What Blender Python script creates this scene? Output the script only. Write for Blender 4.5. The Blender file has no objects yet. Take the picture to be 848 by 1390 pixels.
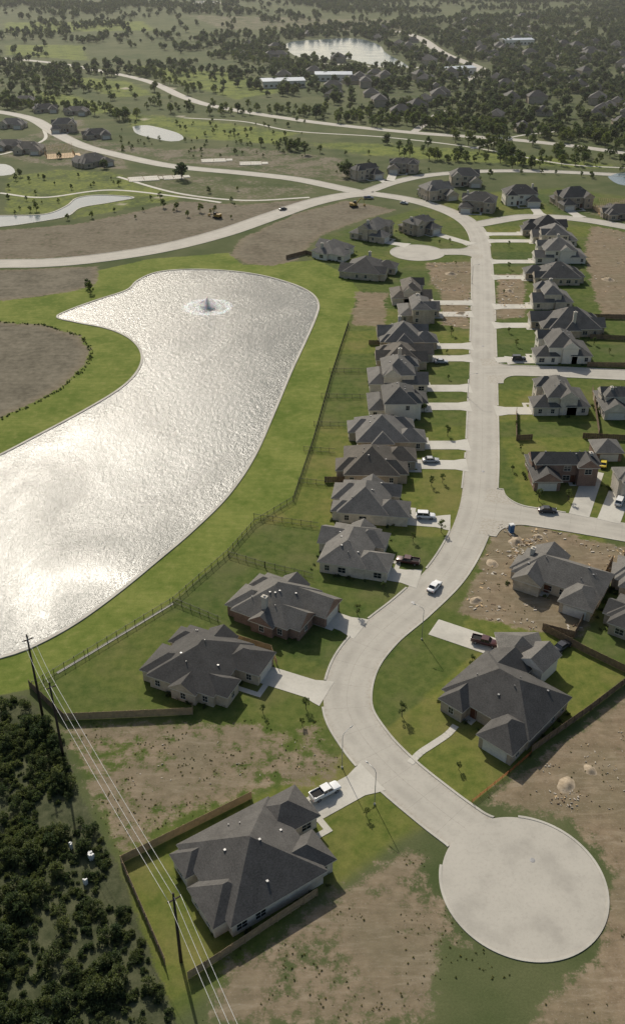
import bpy, math, random
import numpy as np
from mathutils import Vector, Matrix, noise as mnoise

random.seed(7); np.random.seed(7)
S = bpy.context.scene
# ------------------------------------------------------------------ survey
# Flat ground (z=0).  Site plan is digitised from the aerial photo and rectified
# to metric ground coordinates (x east, y north) by G().
H = 125.0; PITCH = math.radians(30.35); F = 1264.0; CX, CY = 424.0, 650.0
cp, sp = math.cos(PITCH), math.sin(PITCH)
def G(x, y):
    u = (x-CX)/F; v = (CY-y)/F
    t = H/(sp - v*cp)
    return (u*t, (cp+v*sp)*t)
def GP(pts): return [G(*p) for p in pts]
def PX(X, Y):
    dep = Y*cp + H*sp; up = Y*sp - H*cp
    return CX+F*X/dep, CY-F*up/dep

# ------------------------------------------------------------------ materials
class NB:
    def __init__(s, name):
        s.m = bpy.data.materials.new(name); s.m.use_nodes = True
        s.t = s.m.node_tree; s.b = s.t.nodes['Principled BSDF']
        s.b.inputs['Specular IOR Level'].default_value = 0.25
    def n(s, typ): return s.t.nodes.new(typ)
    def put(s, inp, v):
        if isinstance(v, bpy.types.NodeSocket): s.t.links.new(v, inp)
        elif isinstance(v, (tuple, list)):
            inp.default_value = (*v, 1) if len(v) == 3 and len(inp.default_value) == 4 else v
        else: inp.default_value = v
    def set(s, k, v): s.put(s.b.inputs[k], v)
    def coord(s, k='Object'): return s.n('ShaderNodeTexCoord').outputs[k]
    def pos(s): return s.n('ShaderNodeNewGeometry').outputs['Position']
    def noise(s, vec, scale, detail=3, rough=.55, dist=0):
        n = s.n('ShaderNodeTexNoise'); s.put(n.inputs['Vector'], vec)
        n.inputs['Scale'].default_value = scale; n.inputs['Detail'].default_value = detail
        n.inputs['Roughness'].default_value = rough; n.inputs['Distortion'].default_value = dist
        return n.outputs['Fac']
    def math(s, op, a, b=0.0, c=None):
        n = s.n('ShaderNodeMath'); n.operation = op
        s.put(n.inputs[0], a); s.put(n.inputs[1], b)
        if c is not None: s.put(n.inputs[2], c)
        return n.outputs[0]
    def mr(s, v, lo, hi, a=0., b=1., smooth=False):
        n = s.n('ShaderNodeMapRange')
        if smooth: n.interpolation_type = 'SMOOTHSTEP'
        s.put(n.inputs[0], v); s.put(n.inputs[1], lo); s.put(n.inputs[2], hi); s.put(n.inputs[3], a); s.put(n.inputs[4], b)
        return n.outputs[0]
    def mix(s, f, a, b, mode='MIX'):
        n = s.n('ShaderNodeMix'); n.data_type = 'RGBA'; n.blend_type = mode
        s.put(n.inputs[0], f); s.put(n.inputs[6], a); s.put(n.inputs[7], b)
        return n.outputs[2]
    def attr(s, name):
        n = s.n('ShaderNodeAttribute'); n.attribute_name = name; return n.outputs['Fac']
    def vscale(s, vec, sc, rz=0):
        n = s.n('ShaderNodeMapping'); s.put(n.inputs['Vector'], vec); n.inputs['Scale'].default_value = sc
        n.inputs['Rotation'].default_value = (0, 0, rz)
        return n.outputs[0]
    def bump(s, h, strength=.3, dist=.1):
        n = s.n('ShaderNodeBump'); s.put(n.inputs['Height'], h)
        s.put(n.inputs['Strength'], strength); n.inputs['Distance'].default_value = dist
        s.t.links.new(n.outputs[0], s.b.inputs['Normal']); return n.outputs[0]

def simple(name, c1, c2=None, scale=2., rough=.8, metal=0, spec=.25, bump=0):
    m = NB(name); c2 = c2 or tuple(c*.75 for c in c1)
    f = m.noise(m.coord(), scale, 4)
    m.set('Base Color', m.mix(m.mr(f, .3, .7), c1, c2)); m.set('Roughness', rough)
    m.set('Metallic', metal); m.set('Specular IOR Level', spec)
    if bump: m.bump(f, bump, .05)
    return m.m

def brick(name, c1, c2, mortar):
    m = NB(name); o = m.coord()
    sx = m.n('ShaderNodeSeparateXYZ'); m.put(sx.inputs[0], o)
    cb = m.n('ShaderNodeCombineXYZ'); m.put(cb.inputs[0], m.math('ADD', sx.outputs[0], sx.outputs[1])); m.put(cb.inputs[1], sx.outputs[2])
    b = m.n('ShaderNodeTexBrick'); m.put(b.inputs['Vector'], cb.outputs[0]); b.inputs['Scale'].default_value = 1
    b.inputs['Brick Width'].default_value = .4; b.inputs['Row Height'].default_value = .16
    b.inputs['Mortar Size'].default_value = .012
    m.put(b.inputs['Color1'], c1); m.put(b.inputs['Color2'], c2); m.put(b.inputs['Mortar'], mortar)
    st = m.noise(o, .7, 4)
    m.set('Base Color', m.mix(1, b.outputs['Color'], m.mix(m.mr(st, .3, .7), (.78, .78, .78), (1.1, 1.1, 1.1)), 'MULTIPLY'))
    m.set('Roughness', .85); return m.m

def shingle(name, c):
    m = NB(name); o = m.coord()
    sx = m.n('ShaderNodeSeparateXYZ'); m.put(sx.inputs[0], o)
    course = m.math('FRACT', m.math('MULTIPLY', sx.outputs[2], 9.0))
    tab = m.noise(m.vscale(o, (3.2, 3.2, 9)), 1, 2)
    big = m.noise(o, .35, 3); fine = m.noise(o, 9, 2)
    v = m.math('ADD', m.mr(tab, .25, .75, .68, 1.26), m.math('ADD', m.mr(big, .3, .7, -.18, .18), m.mr(fine, .3, .7, -.12, .12)))
    v = m.math('MULTIPLY', v, m.mr(course, 0, .25, .82, 1.0))
    oi = m.n('ShaderNodeObjectInfo').outputs['Random']
    v = m.math('MULTIPLY', v, m.mr(oi, 0, 1, .82, 1.2))
    mm = m.n('ShaderNodeVectorMath'); mm.operation = 'SCALE'; mm.inputs[0].default_value = c; m.put(mm.inputs[3], v)
    m.set('Base Color', mm.outputs[0]); m.set('Roughness', .82); m.bump(course, .25, .03); return m.m

M = {}
M['brick_tan'] = brick('tan_brick', (.5, .42, .31), (.41, .33, .24), (.48, .45, .39))
M['brick_red'] = brick('red_brick', (.25, .145, .105), (.18, .11, .08), (.33, .29, .25))
M['brick_pale'] = brick('pale_brick', (.6, .54, .44), (.51, .45, .36), (.55, .52, .48))
M['brick_brown'] = brick('brown_brick', (.4, .33, .25), (.32, .26, .19), (.42, .38, .32))
M['siding'] = simple('cream_siding', (.68, .64, .56), (.59, .55, .47), 1.2)
M['roof_a'] = shingle('charcoal_shingle', (.068, .065, .061))
M['roof_b'] = shingle('grey_shingle', (.12, .114, .104))
M['roof_c'] = shingle('brown_shingle', (.11, .097, .08))
M['trim'] = simple('painted_trim', (.55, .52, .46), (.46, .44, .39), 3, .6)
M['door'] = simple('door_paint', (.12, .05, .03), None, 3, .5)
M['garage'] = simple('garage_door_paint', (.6, .58, .52), (.5, .48, .44), 2, .6)
M['vent'] = simple('vent_metal', (.3, .3, .3), None, 4, .5, .6)
M['chim'] = simple('chimney_stone', (.5, .47, .41), (.4, .37, .32), 3, .85)
m = NB('window_glass'); m.set('Base Color', (.02, .025, .03)); m.set('Specular IOR Level', .6)
m.set('Roughness', m.mr(m.noise(m.coord(), 1.5), .3, .7, .05, .15)); M['glass'] = m.m
M['wood'] = simple('fence_cedar', (.23, .16, .1), (.12, .09, .065), 1.3, .9)
M['wood_new'] = simple('fence_cedar_new', (.38, .28, .17), (.25, .19, .12), 1.3, .9)
M['iron'] = simple('black_iron', (.02, .022, .02), None, 4, .5)
M['pole'] = simple('creosote_pole', (.06, .045, .035), (.035, .03, .025), 3, .9)
M['wire'] = simple('aluminium_wire', (.7, .7, .68), None, 3, .4)
M['galv'] = simple('galvanised_steel', (.42, .43, .43), None, 3, .45, .4)
M['lumber'] = simple('framing_lumber', (.5, .36, .2), (.38, .27, .15), 1, .8)
M['rubble'] = simple('rubble', (.5, .46, .38), (.3, .26, .22), .7, .9)
M['tyre'] = simple('tyre_rubber', (.02, .02, .02), None, 4, .85)
M['hub'] = simple('wheel_alloy', (.45, .45, .46), None, 4, .35, .8)
M['lamp_r'] = simple('tail_lamp', (.35, .02, .02), None, 4, .25)
M['lamp_w'] = simple('head_lamp', (.75, .75, .72), None, 4, .2)
M['plastic_blue'] = simple('blue_plastic', (.05, .14, .3), None, 4, .5)
M['yellow'] = simple('machine_yellow', (.35, .22, .05), None, 2, .5)
M['metalroof'] = simple('pale_metal_roof', (.42, .46, .5), (.34, .38, .42), .05, .5)
M['bark'] = simple('bark', (.11, .085, .06), None, 4, .95)
M['foam'] = simple('fountain_spray', (.88, .9, .9), (.8, .82, .82), 3, .5)
M['foam'].node_tree.nodes['Principled BSDF'].inputs['Subsurface Weight'].default_value = .5

def paint(name, c):
    m = NB(name); m.set('Base Color', m.mix(m.mr(m.noise(m.coord(), 2), .35, .7), c, tuple(x*.82 for x in c)))
    m.set('Roughness', .3); m.set('Specular IOR Level', .5); m.set('Coat Weight', .4); m.set('Coat Roughness', .1); return m.m

def foliage(name, c1, c2, tr=.4, tint=(1.5, 1.5, .8)):
    m = NB(name); oi = m.n('ShaderNodeObjectInfo').outputs['Random']
    f = m.noise(m.coord(), .9, 3)
    col = m.mix(m.mr(f, .35, .65), c1, c2)
    col = m.mix(1, col, m.mix(oi, (.6, .68, .68), (1.35, 1.2, 1.0)), 'MULTIPLY')
    m.set('Base Color', col); m.set('Roughness', .7); m.set('Specular IOR Level', .15)
    tl = m.n('ShaderNodeBsdfTranslucent'); m.put(tl.inputs['Color'], m.mix(1, col, tint, 'MULTIPLY'))
    mx = m.n('ShaderNodeMixShader'); mx.inputs[0].default_value = tr
    m.t.links.new(m.b.outputs[0], mx.inputs[1]); m.t.links.new(tl.outputs[0], mx.inputs[2])
    m.t.links.new(mx.outputs[0], m.t.nodes['Material Output'].inputs['Surface']); return m.m
M['leaf'] = foliage('tree_foliage', (.06, .085, .035), (.115, .145, .06), .4, (1.4, 1.45, .95))
M['leaf_far'] = foliage('woodland_foliage', (.048, .066, .038), (.09, .11, .062), .4, (1.3, 1.4, 1.0))
M['leaf_scrub'] = foliage('scrub_foliage', (.055, .075, .038), (.11, .135, .065), .4, (1.3, 1.4, .95))
M['leaf_weed'] = foliage('weed_foliage', (.1, .115, .045), (.17, .16, .08))

# ground
m = NB('ground_cover'); P = m.pos()
n1 = m.noise(P, .07, 4, .6); n2 = m.noise(P, .45, 4, .65); n3 = m.noise(P, 3.0, 3, .7); n0 = m.noise(P, .018, 3, .6)
mow = m.noise(m.vscale(P, (.12, 1.1, 1), .5), 1, 2)
trk = m.noise(m.vscale(P, (.1, .6, 1), -.75), 1, 4, .65, 1.2)
wig = m.math('ADD', m.mr(n2, .25, .75, -.28, .28), m.mr(n1, .3, .7, -.22, .22))
wig = m.math('ADD', wig, m.mr(n3, .3, .7, -.1, .1))
dull = m.mix(m.mr(m.math('ADD', m.math('MULTIPLY', n1, .5), m.math('MULTIPLY', n0, .5)), .36, .62), (.06, .082, .03), (.118, .126, .06))
lush = m.mix(m.mr(m.math('ADD', m.math('MULTIPLY', n1, .6), m.math('MULTIPLY', n2, .4)), .38, .6), (.10, .14, .026), (.19, .212, .055))
lush = m.mix(m.math('MULTIPLY', m.mr(mow, .42, .6), .2), lush, (.085, .125, .025))
lush = m.mix(m.math('MULTIPLY', m.mr(n2, .56, .7), .35), lush, (.225, .215, .08))
lawn = m.mix(m.mr(n2, .32, .66), (.062, .096, .024), (.118, .142, .045))
lawn = m.mix(m.math('MULTIPLY', m.mr(n1, .48, .64), .5), lawn, (.155, .15, .07))
tone = m.attr('tone')
lawn = m.mix(1, lawn, m.mix(tone, (.7, .78, .8), (1.4, 1.22, 1.0)), 'MULTIPLY')
c = m.mix(m.math('MULTIPLY', m.attr('lawn'), 1.0), dull, lawn)
c = m.mix(m.mr(m.math('ADD', m.attr('lush'), m.math('MULTIPLY', wig, .5)), .4, .65, 0, 1, True), c, lush)
c = m.mix(m.mr(m.math('ADD', m.attr('scrub'), m.math('MULTIPLY', wig, .6)), .4, .6, 0, 1, True), c, m.mix(m.mr(n2, .35, .65), (.05, .06, .03), (.1, .105, .058)))
# soil
soil = m.mix(m.mr(n2, .3, .7), (.17, .128, .084), (.28, .218, .146))
soil = m.mix(m.math('MULTIPLY', m.mr(n1, .42, .62), .55), soil, (.15, .133, .08))
soil = m.mix(m.math('MULTIPLY', m.mr(trk, .52, .68), .35), soil, (.37, .31, .23))
soil = m.mix(m.math('MULTIPLY', m.mr(trk, .46, .34), .28), soil, (.115, .095, .06))
soil = m.mix(m.math('MULTIPLY', m.mr(n3, .56, .72), .5), soil, (.45, .4, .32))
soil = m.mix(m.math('MULTIPLY', m.mr(n3, .45, .3), .4), soil, (.09, .09, .045))
soilg = m.mix(m.mr(m.math('ADD', m.math('MULTIPLY', n1, .5), m.math('MULTIPLY', n2, .5)), .38, .6), (.1, .09, .066), (.19, .17, .128))
soilg = m.mix(m.math('MULTIPLY', m.mr(trk, .5, .68), .25), soilg, (.25, .228, .18))
soil = m.mix(m.attr('grey'), soil, soilg)
c = m.mix(m.mr(m.math('ADD', m.attr('dirt'), wig), .4, .66, 0, 1, True), c, soil)
c = m.mix(m.attr('sand'), c, (.4, .36, .28))
c = m.mix(m.mr(n3, .3, .7, 0, .42), c, m.mix(1, c, (.5, .5, .5), 'MULTIPLY'))
m.set('Base Color', c); m.set('Roughness', .95); m.set('Specular IOR Level', .06)
m.bump(n3, .35, .1); M['ground'] = m.m

# concrete road with joints (uv in metres)
def concrete(name, base, dark, joints=True):
    m = NB(name); P = m.pos()
    a = m.noise(P, .15, 4, .6); b = m.noise(P, 1.7, 4, .7); f = m.noise(P, 9, 2)
    c = m.mix(m.mr(a, .3, .7), base, dark)
    c = m.mix(m.math('MULTIPLY', m.mr(b, .5, .75), .4), c, tuple(x*.6 for x in base))
    c = m.mix(m.math('MULTIPLY', m.mr(f, .4, .7), .2), c, tuple(x*1.2 for x in base))
    if joints:
        uv = m.n('ShaderNodeUVMap'); uv.uv_map = 'UVMap'
        sx = m.n('ShaderNodeSeparateXYZ'); m.put(sx.inputs[0], uv.outputs[0])
        fy = m.math('ABSOLUTE', m.math('SUBTRACT', m.math('FRACT', m.math('DIVIDE', sx.outputs[1], 6.1)), .5))
        j1 = m.math('LESS_THAN', fy, .006)
        j2 = m.math('LESS_THAN', m.math('ABSOLUTE', sx.outputs[0]), .04)
        c = m.mix(m.math('MULTIPLY', m.math('MAXIMUM', j1, j2), m.mr(b, .3, .7, .15, .5)), c, tuple(x*.35 for x in base))
        wp = m.math('ABSOLUTE', m.math('SUBTRACT', m.math('ABSOLUTE', sx.outputs[0]), 2.0))
        c = m.mix(m.math('MULTIPLY', m.mr(wp, .2, 1.2, 1, 0, True), m.mr(a, .35, .65, .05, .35)), c, tuple(x*.62 for x in base))
        ed = m.math('ABSOLUTE', sx.outputs[0])
        c = m.mix(m.math('MULTIPLY', m.mr(ed, 3.4, 4.4, 0, 1), m.mr(b, .4, .65, 0, .6)), c, (.27, .235, .18))
    else:
        c = m.mix(m.math('MULTIPLY', m.mr(a, .52, .68), .35), c, tuple(x*.62 for x in base))
    m.set('Base Color', c); m.set('Roughness', .85); m.bump(b, .1, .03); return m.m
M['road'] = concrete('road_concrete', (.405, .382, .332), (.34, .32, .278))
M['bulb'] = concrete('turning_circle_concrete', (.405, .382, .332), (.345, .325, .283), False)
M['drive'] = concrete('driveway_concrete', (.48, .46, .405), (.41, .39, .34), False)
M['kerb'] = concrete('kerb_concrete', (.46, .44, .385), (.33, .31, .27), False)

# water
m = NB('lake_water'); P = m.pos()
big = m.noise(m.vscale(P, (1, .5, 1), .6), .03, 4, .7, .8)
w1 = m.noise(m.vscale(P, (1, .6, 1), .35), .75, 4, .75); w2 = m.noise(P, 2.6, 3, .75)
m.set('Base Color', (.04, .05, .044)); m.set('IOR', 1.33); m.set('Specular IOR Level', .6)
m.set('Roughness', m.mr(big, .35, .65, .24, .29))
nb = m.bump(m.math('ADD', w1, m.math('MULTIPLY', w2, .4)), m.mr(big, .35, .65, .38, .62), .42)
m.set('Coat Weight', .16); m.set('Coat Roughness', .3); m.set('Coat IOR', 1.4); m.t.links.new(nb, m.b.inputs['Coat Normal'])
M['water'] = m.m
m = NB('pond_water'); P = m.pos()
m.set('Base Color', (.09, .125, .14)); m.set('IOR', 1.33); m.set('Specular IOR Level', .5); m.set('Roughness', m.mr(m.noise(P, .05, 3), .3, .7, .1, .2))
m.bump(m.noise(P, .6, 3), .1, .3); M['water_far'] = m.m

# ------------------------------------------------------------------ mesh helper
def mk(name, me, parent=None, loc=None, rot=None):
    o = bpy.data.objects.new(name, me); S.collection.objects.link(o)
    if parent: o.parent = parent
    if loc: o.location = loc
    if rot is not None: o.rotation_euler = (0, 0, rot)
    return o
class MB:
    def __init__(s): s.v = []; s.f = []; s.mi = []; s.uv = None
    def face(s, pts, mi=0):
        i = len(s.v); s.v += [tuple(p) for p in pts]; s.f.append(tuple(range(i, i+len(pts)))); s.mi.append(mi)
    def box(s, x0, x1, y0, y1, z0, z1, mi=0):
        i = len(s.v)
        s.v += [(x0, y0, z0), (x1, y0, z0), (x1, y1, z0), (x0, y1, z0), (x0, y0, z1), (x1, y0, z1), (x1, y1, z1), (x0, y1, z1)]
        for f in ((0, 3, 2, 1), (4, 5, 6, 7), (0, 1, 5, 4), (1, 2, 6, 5), (2, 3, 7, 6), (3, 0, 4, 7)):
            s.f.append(tuple(i+k for k in f)); s.mi.append(mi)
    def obox(s, a, b, t, z0, z1, mi=0):
        dx, dy = b[0]-a[0], b[1]-a[1]; L = math.hypot(dx, dy) or 1; nx, ny = -dy/L*t/2, dx/L*t/2
        i = len(s.v)
        for z in (z0, z1):
            s.v += [(a[0]+nx, a[1]+ny, z), (a[0]-nx, a[1]-ny, z), (b[0]-nx, b[1]-ny, z), (b[0]+nx, b[1]+ny, z)]
        for f in ((0, 3, 2, 1), (4, 5, 6, 7), (0, 1, 5, 4), (1, 2, 6, 5), (2, 3, 7, 6), (3, 0, 4, 7)):
            s.f.append(tuple(i+k for k in f)); s.mi.append(mi)
    def tube(s, pts, rads, n=6, mi=0):
        i0 = len(s.v)
        for k, p in enumerate(pts):
            p = Vector(p); q = Vector(pts[min(k+1, len(pts)-1)]); r = Vector(pts[max(k-1, 0)])
            d = (q-r).normalized(); a = d.orthogonal().normalized()
            if abs(d.z) < .9: a = Vector((0, 0, 1)).cross(d).normalized()
            b = d.cross(a)
            for j in range(n):
                t = 2*math.pi*j/n; s.v.append(tuple(p+(a*math.cos(t)+b*math.sin(t))*rads[k]))
        for k in range(len(pts)-1):
            for j in range(n):
                s.f.append((i0+k*n+j, i0+k*n+(j+1) % n, i0+(k+1)*n+(j+1) % n, i0+(k+1)*n+j)); s.mi.append(mi)
        s.f.append(tuple(i0+(len(pts)-1)*n+j for j in range(n))); s.mi.append(mi)
        s.f.append(tuple(i0+n-1-j for j in range(n))); s.mi.append(mi)
    def mesh(s, name, mats, smooth=False):
        me = bpy.data.meshes.new(name); me.from_pydata(s.v, [], s.f)
        for x in mats: me.materials.append(M[x] if isinstance(x, str) else x)
        if len(mats) > 1: me.polygons.foreach_set('material_index', s.mi)
        if smooth: me.polygons.foreach_set('use_smooth', [True]*len(s.f))
        me.update(); return me
    def obj(s, name, mats, parent=None, smooth=False, **k): return mk(name, s.mesh(name, mats, smooth), parent, **k)

def catmull(pts, step=2.0):
    P = [np.array(p, float) for p in pts]; P = [2*P[0]-P[1]]+P+[2*P[-1]-P[-2]]; out = []
    for i in range(1, len(P)-2):
        n = max(2, int(np.linalg.norm(P[i+1]-P[i])/step))
        for k in range(n):
            t = k/n
            out.append(.5*((2*P[i])+(-P[i-1]+P[i+1])*t+(2*P[i-1]-5*P[i]+4*P[i+1]-P[i+2])*t*t+(-P[i-1]+3*P[i]-3*P[i+1]+P[i+2])*t**3))
    out.append(P[-2]); return np.array(out)

# ------------------------------------------------------------------ roads
ROADS = []   # (samples Nx2, halfwidth N)
def road(px, width, flare=None, name='road'):
    c = catmull(GP(px), 1.5 if G(*px[0])[1] < 600 else 6)
    if flare: c = np.concatenate([catmull(c[:14], .4), c[14:]])
    L = np.concatenate([[0], np.cumsum(np.linalg.norm(np.diff(c, axis=0), axis=1))])
    hw = np.full(len(c), width/2)
    if flare:
        off, R = flare
        t = L-off; ex = np.where(t < R, R-np.sqrt(np.maximum(R*R-(R-np.clip(t, 0, R))**2, 0)), 0)
        hw = hw+ex
    ROADS.append(dict(c=c, hw=hw, L=L, name=name)); return ROADS[-1]
main_px = [(709, 1199), (650, 1140), (594, 1097), (535, 1048), (494, 1003), (471, 958), (480, 905), (512, 862), (560, 822), (603, 780), (631, 735), (647, 690), (652, 645), (654, 600), (655, 500), (655, 450), (655, 400), (653, 350), (648, 318), (630, 298), (598, 283), (555, 271), (500, 262)]
road(main_px, 8.8, (8.8, 4.1))
road([(655, 692), (700, 698), (760, 707), (848, 722), (960, 742), (1100, 770)], 8.2, (4.4, 7))
road([(657, 503), (700, 503), (760, 505), (848, 509), (980, 516)], 7.8, (4.4, 6))
road([(652, 342), (610, 342), (570, 343)], 8.4, (4.4, 6))
road([(645, 305), (690, 297), (720, 294), (780, 297), (848, 308), (980, 335)], 8.5)
road([(-260, 372), (-100, 362), (0, 358), (60, 357), (130, 351), (220, 337), (300, 317), (370, 293), (420, 276), (465, 266), (505, 262)], 11.5)
road([(-60, 146), (0, 152), (45, 162), (75, 180), (110, 197), (150, 208), (230, 225), (330, 235), (400, 243), (450, 253), (500, 264)], 9.5)
road([(492, 262), (540, 246), (600, 236), (700, 232), (848, 238), (1000, 250)], 7.5)
road([(-100, 70), (60, 84), (130, 95), (200, 110), (250, 132), (300, 146), (420, 165), (560, 180), (700, 190), (848, 208), (1100, 250)], 10)
road([(560, 180), (600, 150)], 6)
road([(540, 42), (570, 52), (600, 72), (640, 88), (655, 98), (630, 110)], 14)
road([(440, 86), (500, 90), (545, 91), (585, 92)], 9)
paths = [[(160, 240), (240, 262), (330, 272), (420, 268)], [(0, 262), (60, 268), (150, 258), (250, 268), (300, 275)],
         [(250, 160), (330, 165), (400, 178), (520, 186), (640, 200), (760, 222), (848, 228)], [(60, 175), (60, 190), (20, 205), (0, 210)], [(640, 202), (700, 185), (760, 178)]]
for p in paths: road(p, 2.4, name='cart_path')
BULBS = [(G(709, 1199), 12.3), (G(566, 343), 12.0)]
RC = np.concatenate([r['c'] for r in ROADS]); RH = np.concatenate([r['hw'] for r in ROADS])
RI = np.concatenate([np.full(len(r['c']), i) for i, r in enumerate(ROADS)])
def on_road(p, skip=None, m=0.0):
    d = np.hypot(RC[:, 0]-p[0], RC[:, 1]-p[1]); ok = d < RH+m
    if isinstance(skip, int): ok &= RI != skip
    if isinstance(skip, tuple): ok = (d < np.minimum(RH, 8)+m) & (d < 8)
    if ok.any(): return True
    for k, (c, r) in enumerate(BULBS):
        if skip != ('b', k) and math.hypot(p[0]-c[0], p[1]-c[1]) < r+m: return True
    return False
DRIVES = []  # (cx,cy,ux,uy,halfL,halfW) oriented rects
def on_drive(p, m=0):
    for cx, cy, ux, uy, hl, hw in DRIVES:
        dx, dy = p[0]-cx, p[1]-cy
        if abs(dx*ux+dy*uy) < hl+m and abs(-dx*uy+dy*ux) < hw+m: return True
    return False

# ------------------------------------------------------------------ houses
LOTS = []
HOUSES = []
def hip(rb, x0, x1, y0, y1, h, pitch, kind, o=.5):
    x0 -= o; x1 += o; y0 -= o; y1 += o; za = h-.12; zb = h+.08
    e = [(x0, y0), (x1, y0), (x1, y1), (x0, y1)]
    for k in range(4):
        a, b = e[k], e[(k+1) % 4]; rb.face([(*a, za), (*b, za), (*b, zb), (*a, zb)], 1)
    rb.face([(x0, y0, za), (x0, y1, za), (x1, y1, za), (x1, y0, za)], 1)
    W, D = x1-x0, y1-y0; xm, ym = (x0+x1)/2, (y0+y1)/2
    A, B, C, E = [(*q, zb) for q in e]
    if kind == 'gy':
        r = zb+W/2*pitch; p, q = (xm, y0, r), (xm, y1, r)
        rb.face([A, B, p], 2); rb.face([C, E, q], 2); rb.face([B, C, q, p]); rb.face([E, A, p, q])
    elif kind == 'gx':
        r = zb+D/2*pitch; p, q = (x0, ym, r), (x1, ym, r)
        rb.face([E, A, p], 2); rb.face([B, C, q], 2); rb.face([A, B, q, p]); rb.face([C, E, p, q])
    elif W >= D:
        r = zb+D/2*pitch; p, q = (x0+D/2, ym, r), (x1-D/2+.01, ym, r)
        rb.face([A, B, q, p]); rb.face([B, C, q]); rb.face([C, E, p, q]); rb.face([E, A, p])
    else:
        r = zb+W/2*pitch; p, q = (xm, y0+W/2, r), (xm, y1-W/2+.01, r)
        rb.face([A, B, p]); rb.face([B, C, q, p]); rb.face([C, E, q]); rb.face([E, A, p, q])
    return r

def house(px, w, d, rot, st=1, wall='brick_tan', roof='roof_b', gs=1, seed=0, drive=True, chim=None, lot=True, name='brick_house'):
    R = random.Random(seed*13+5); X, Y = G(*px); a = math.radians(rot)
    e = mk(name, None, loc=(X, Y, 0), rot=a); e.empty_display_size = 2
    ca, sa = math.cos(a), math.sin(a)
    W = lambda x, y: (X+x*ca-y*sa, Y+x*sa+y*ca)
    hw, hd = w/2, d/2; h1 = 2.9; p1 = R.choice([.58, .64, .7]); B = []
    if st == 1:
        B.append((-hw, hw, -hd+5, hd-2.2, h1+.15, 'hip', p1, 1))
        B.append((hw-6.9, hw-.25, -hd, -hd+8, h1, R.choice(['hip', 'hip', 'gy']), p1+.02, 1))
        k = R.choice([4.6, 5.2, 5.8])
        B.append((-hw+.9, -hw+.9+k, -hd+2.6, 1, h1+.05, R.choice(['gy', 'hip']), p1+.1, 1))
        B.append((-hw+.6+R.random()*2, -hw+8.5, hd-8, hd, h1-.03, R.choice(['hip', 'gy']), p1, 1))
        if R.random() < .6: B.append((hw-5.8, hw+1.1, -1.5, 4.2, h1-.06, R.choice(['gx', 'hip']), p1+.04, 1))
        if R.random() < .6: B.append((-hw-1.0, -hw+5, -2.2, 3.0, h1-.09, R.choice(['gx', 'hip']), p1+.06, 1))
        if R.random() < .5: B.append((hw-5.2, hw-.7, hd-7, hd-.5, h1-.12, 'hip', p1+.03, 1))
    else:
        h2 = 5.7
        B.append((-hw, hw-1.2, -hd+4.2, hd-4.4, h2, 'hip', p1, 2))
        B.append((hw-6.9, hw-.2, -hd, -hd+7.5, h1, R.choice(['hip', 'gy']), p1+.02, 1))
        B.append((-hw+.7, -hw+5.6, -hd+2.4, 0, h2-.1, R.choice(['gy', 'hip']), p1+.12, 2))
        B.append((-hw+1.5, hw-.6, hd-6.5, hd, h1, 'hip', p1-.1, 1))
        if R.random() < .6: B.append((hw-6.4, hw-.6, -.5, 4.6 if hd > 8 else 3.0, h2-.2, 'gx', p1+.1, 2))
    if gs < 0: B = [(-b[1], -b[0], *b[2:]) for b in B]
    wb, rb, fb, gb, tb = MB(), MB(), MB(), MB(), MB(); top = 0
    for bi, (x0, x1, y0, y1, h, kd, pt, fl) in enumerate(B):
        wb.box(x0, x1, y0, y1, 0, h)
        r = hip(rb, x0, x1, y0, y1, h, pt, kd, .5-.02*bi); top = max(top, r)
        sides = [((x0, y0), (x1, y0), (0, -1)), ((x1, y0), (x1, y1), (1, 0)), ((x1, y1), (x0, y1), (0, 1)), ((x0, y1), (x0, y0), (-1, 0))]
        for si, (p, q, nrm) in enumerate(sides):
            L = math.hypot(q[0]-p[0], q[1]-p[1]); n = max(1, int(L/3.0))
            if si == 0 and bi == 1: continue
            for f in range(fl):
                for i in range(n):
                    if R.random() < .15: continue
                    t = (i+.5)/n; cx, cy = p[0]+(q[0]-p[0])*t, p[1]+(q[1]-p[1])*t
                    ww = R.choice([.5, .5, .85]); z0 = f*2.8+.85; z1 = z0+1.35
                    ins = False
                    for bj, b2 in enumerate(B):
                        if bj != bi and b2[0]-ww-.2 < cx < b2[1]+ww+.2 and b2[2]-ww-.2 < cy < b2[3]+ww+.2 and z0 < b2[4]+(2 if f else 0): ins = True
                    if ins: continue
                    def bx(mb, a0, a1, c0, c1, o0, o1, mi=0):
                        if nrm[0] == 0:
                            s = nrm[1]; ya, yb = sorted((cy+s*o0, cy+s*o1)); mb.box(cx+a0, cx+a1, ya, yb, c0, c1, mi)
                        else:
                            s = nrm[0]; xa, xb = sorted((cx+s*o0, cx+s*o1)); mb.box(xa, xb, cy+a0, cy+a1, c0, c1, mi)
                    bx(gb, -ww, ww, z0, z1, -.05, .03)
                    bx(tb, -ww-.1, -ww, z0-.1, z1+.1, -.05, .07); bx(tb, ww, ww+.1, z0-.1, z1+.1, -.05, .07)
                    bx(tb, -ww, ww, z1, z1+.1, -.05, .068); bx(tb, -ww, ww, z0-.12, z0, -.05, .1)
                    bx(tb, -.03, .03, z0, z1, -.05, .055); bx(tb, -ww, -.03, z0+.64, z0+.7, -.05, .05); bx(tb, .03, ww, z0+.64, z0+.7, -.05, .05)
    # garage doors
    b = B[1]; gx = (b[0]+b[1])/2; gd = MB()
    gd.box(gx-2.45, gx+2.45, b[2]-.06, b[2]+.02, 0.02, 2.2)
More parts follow.
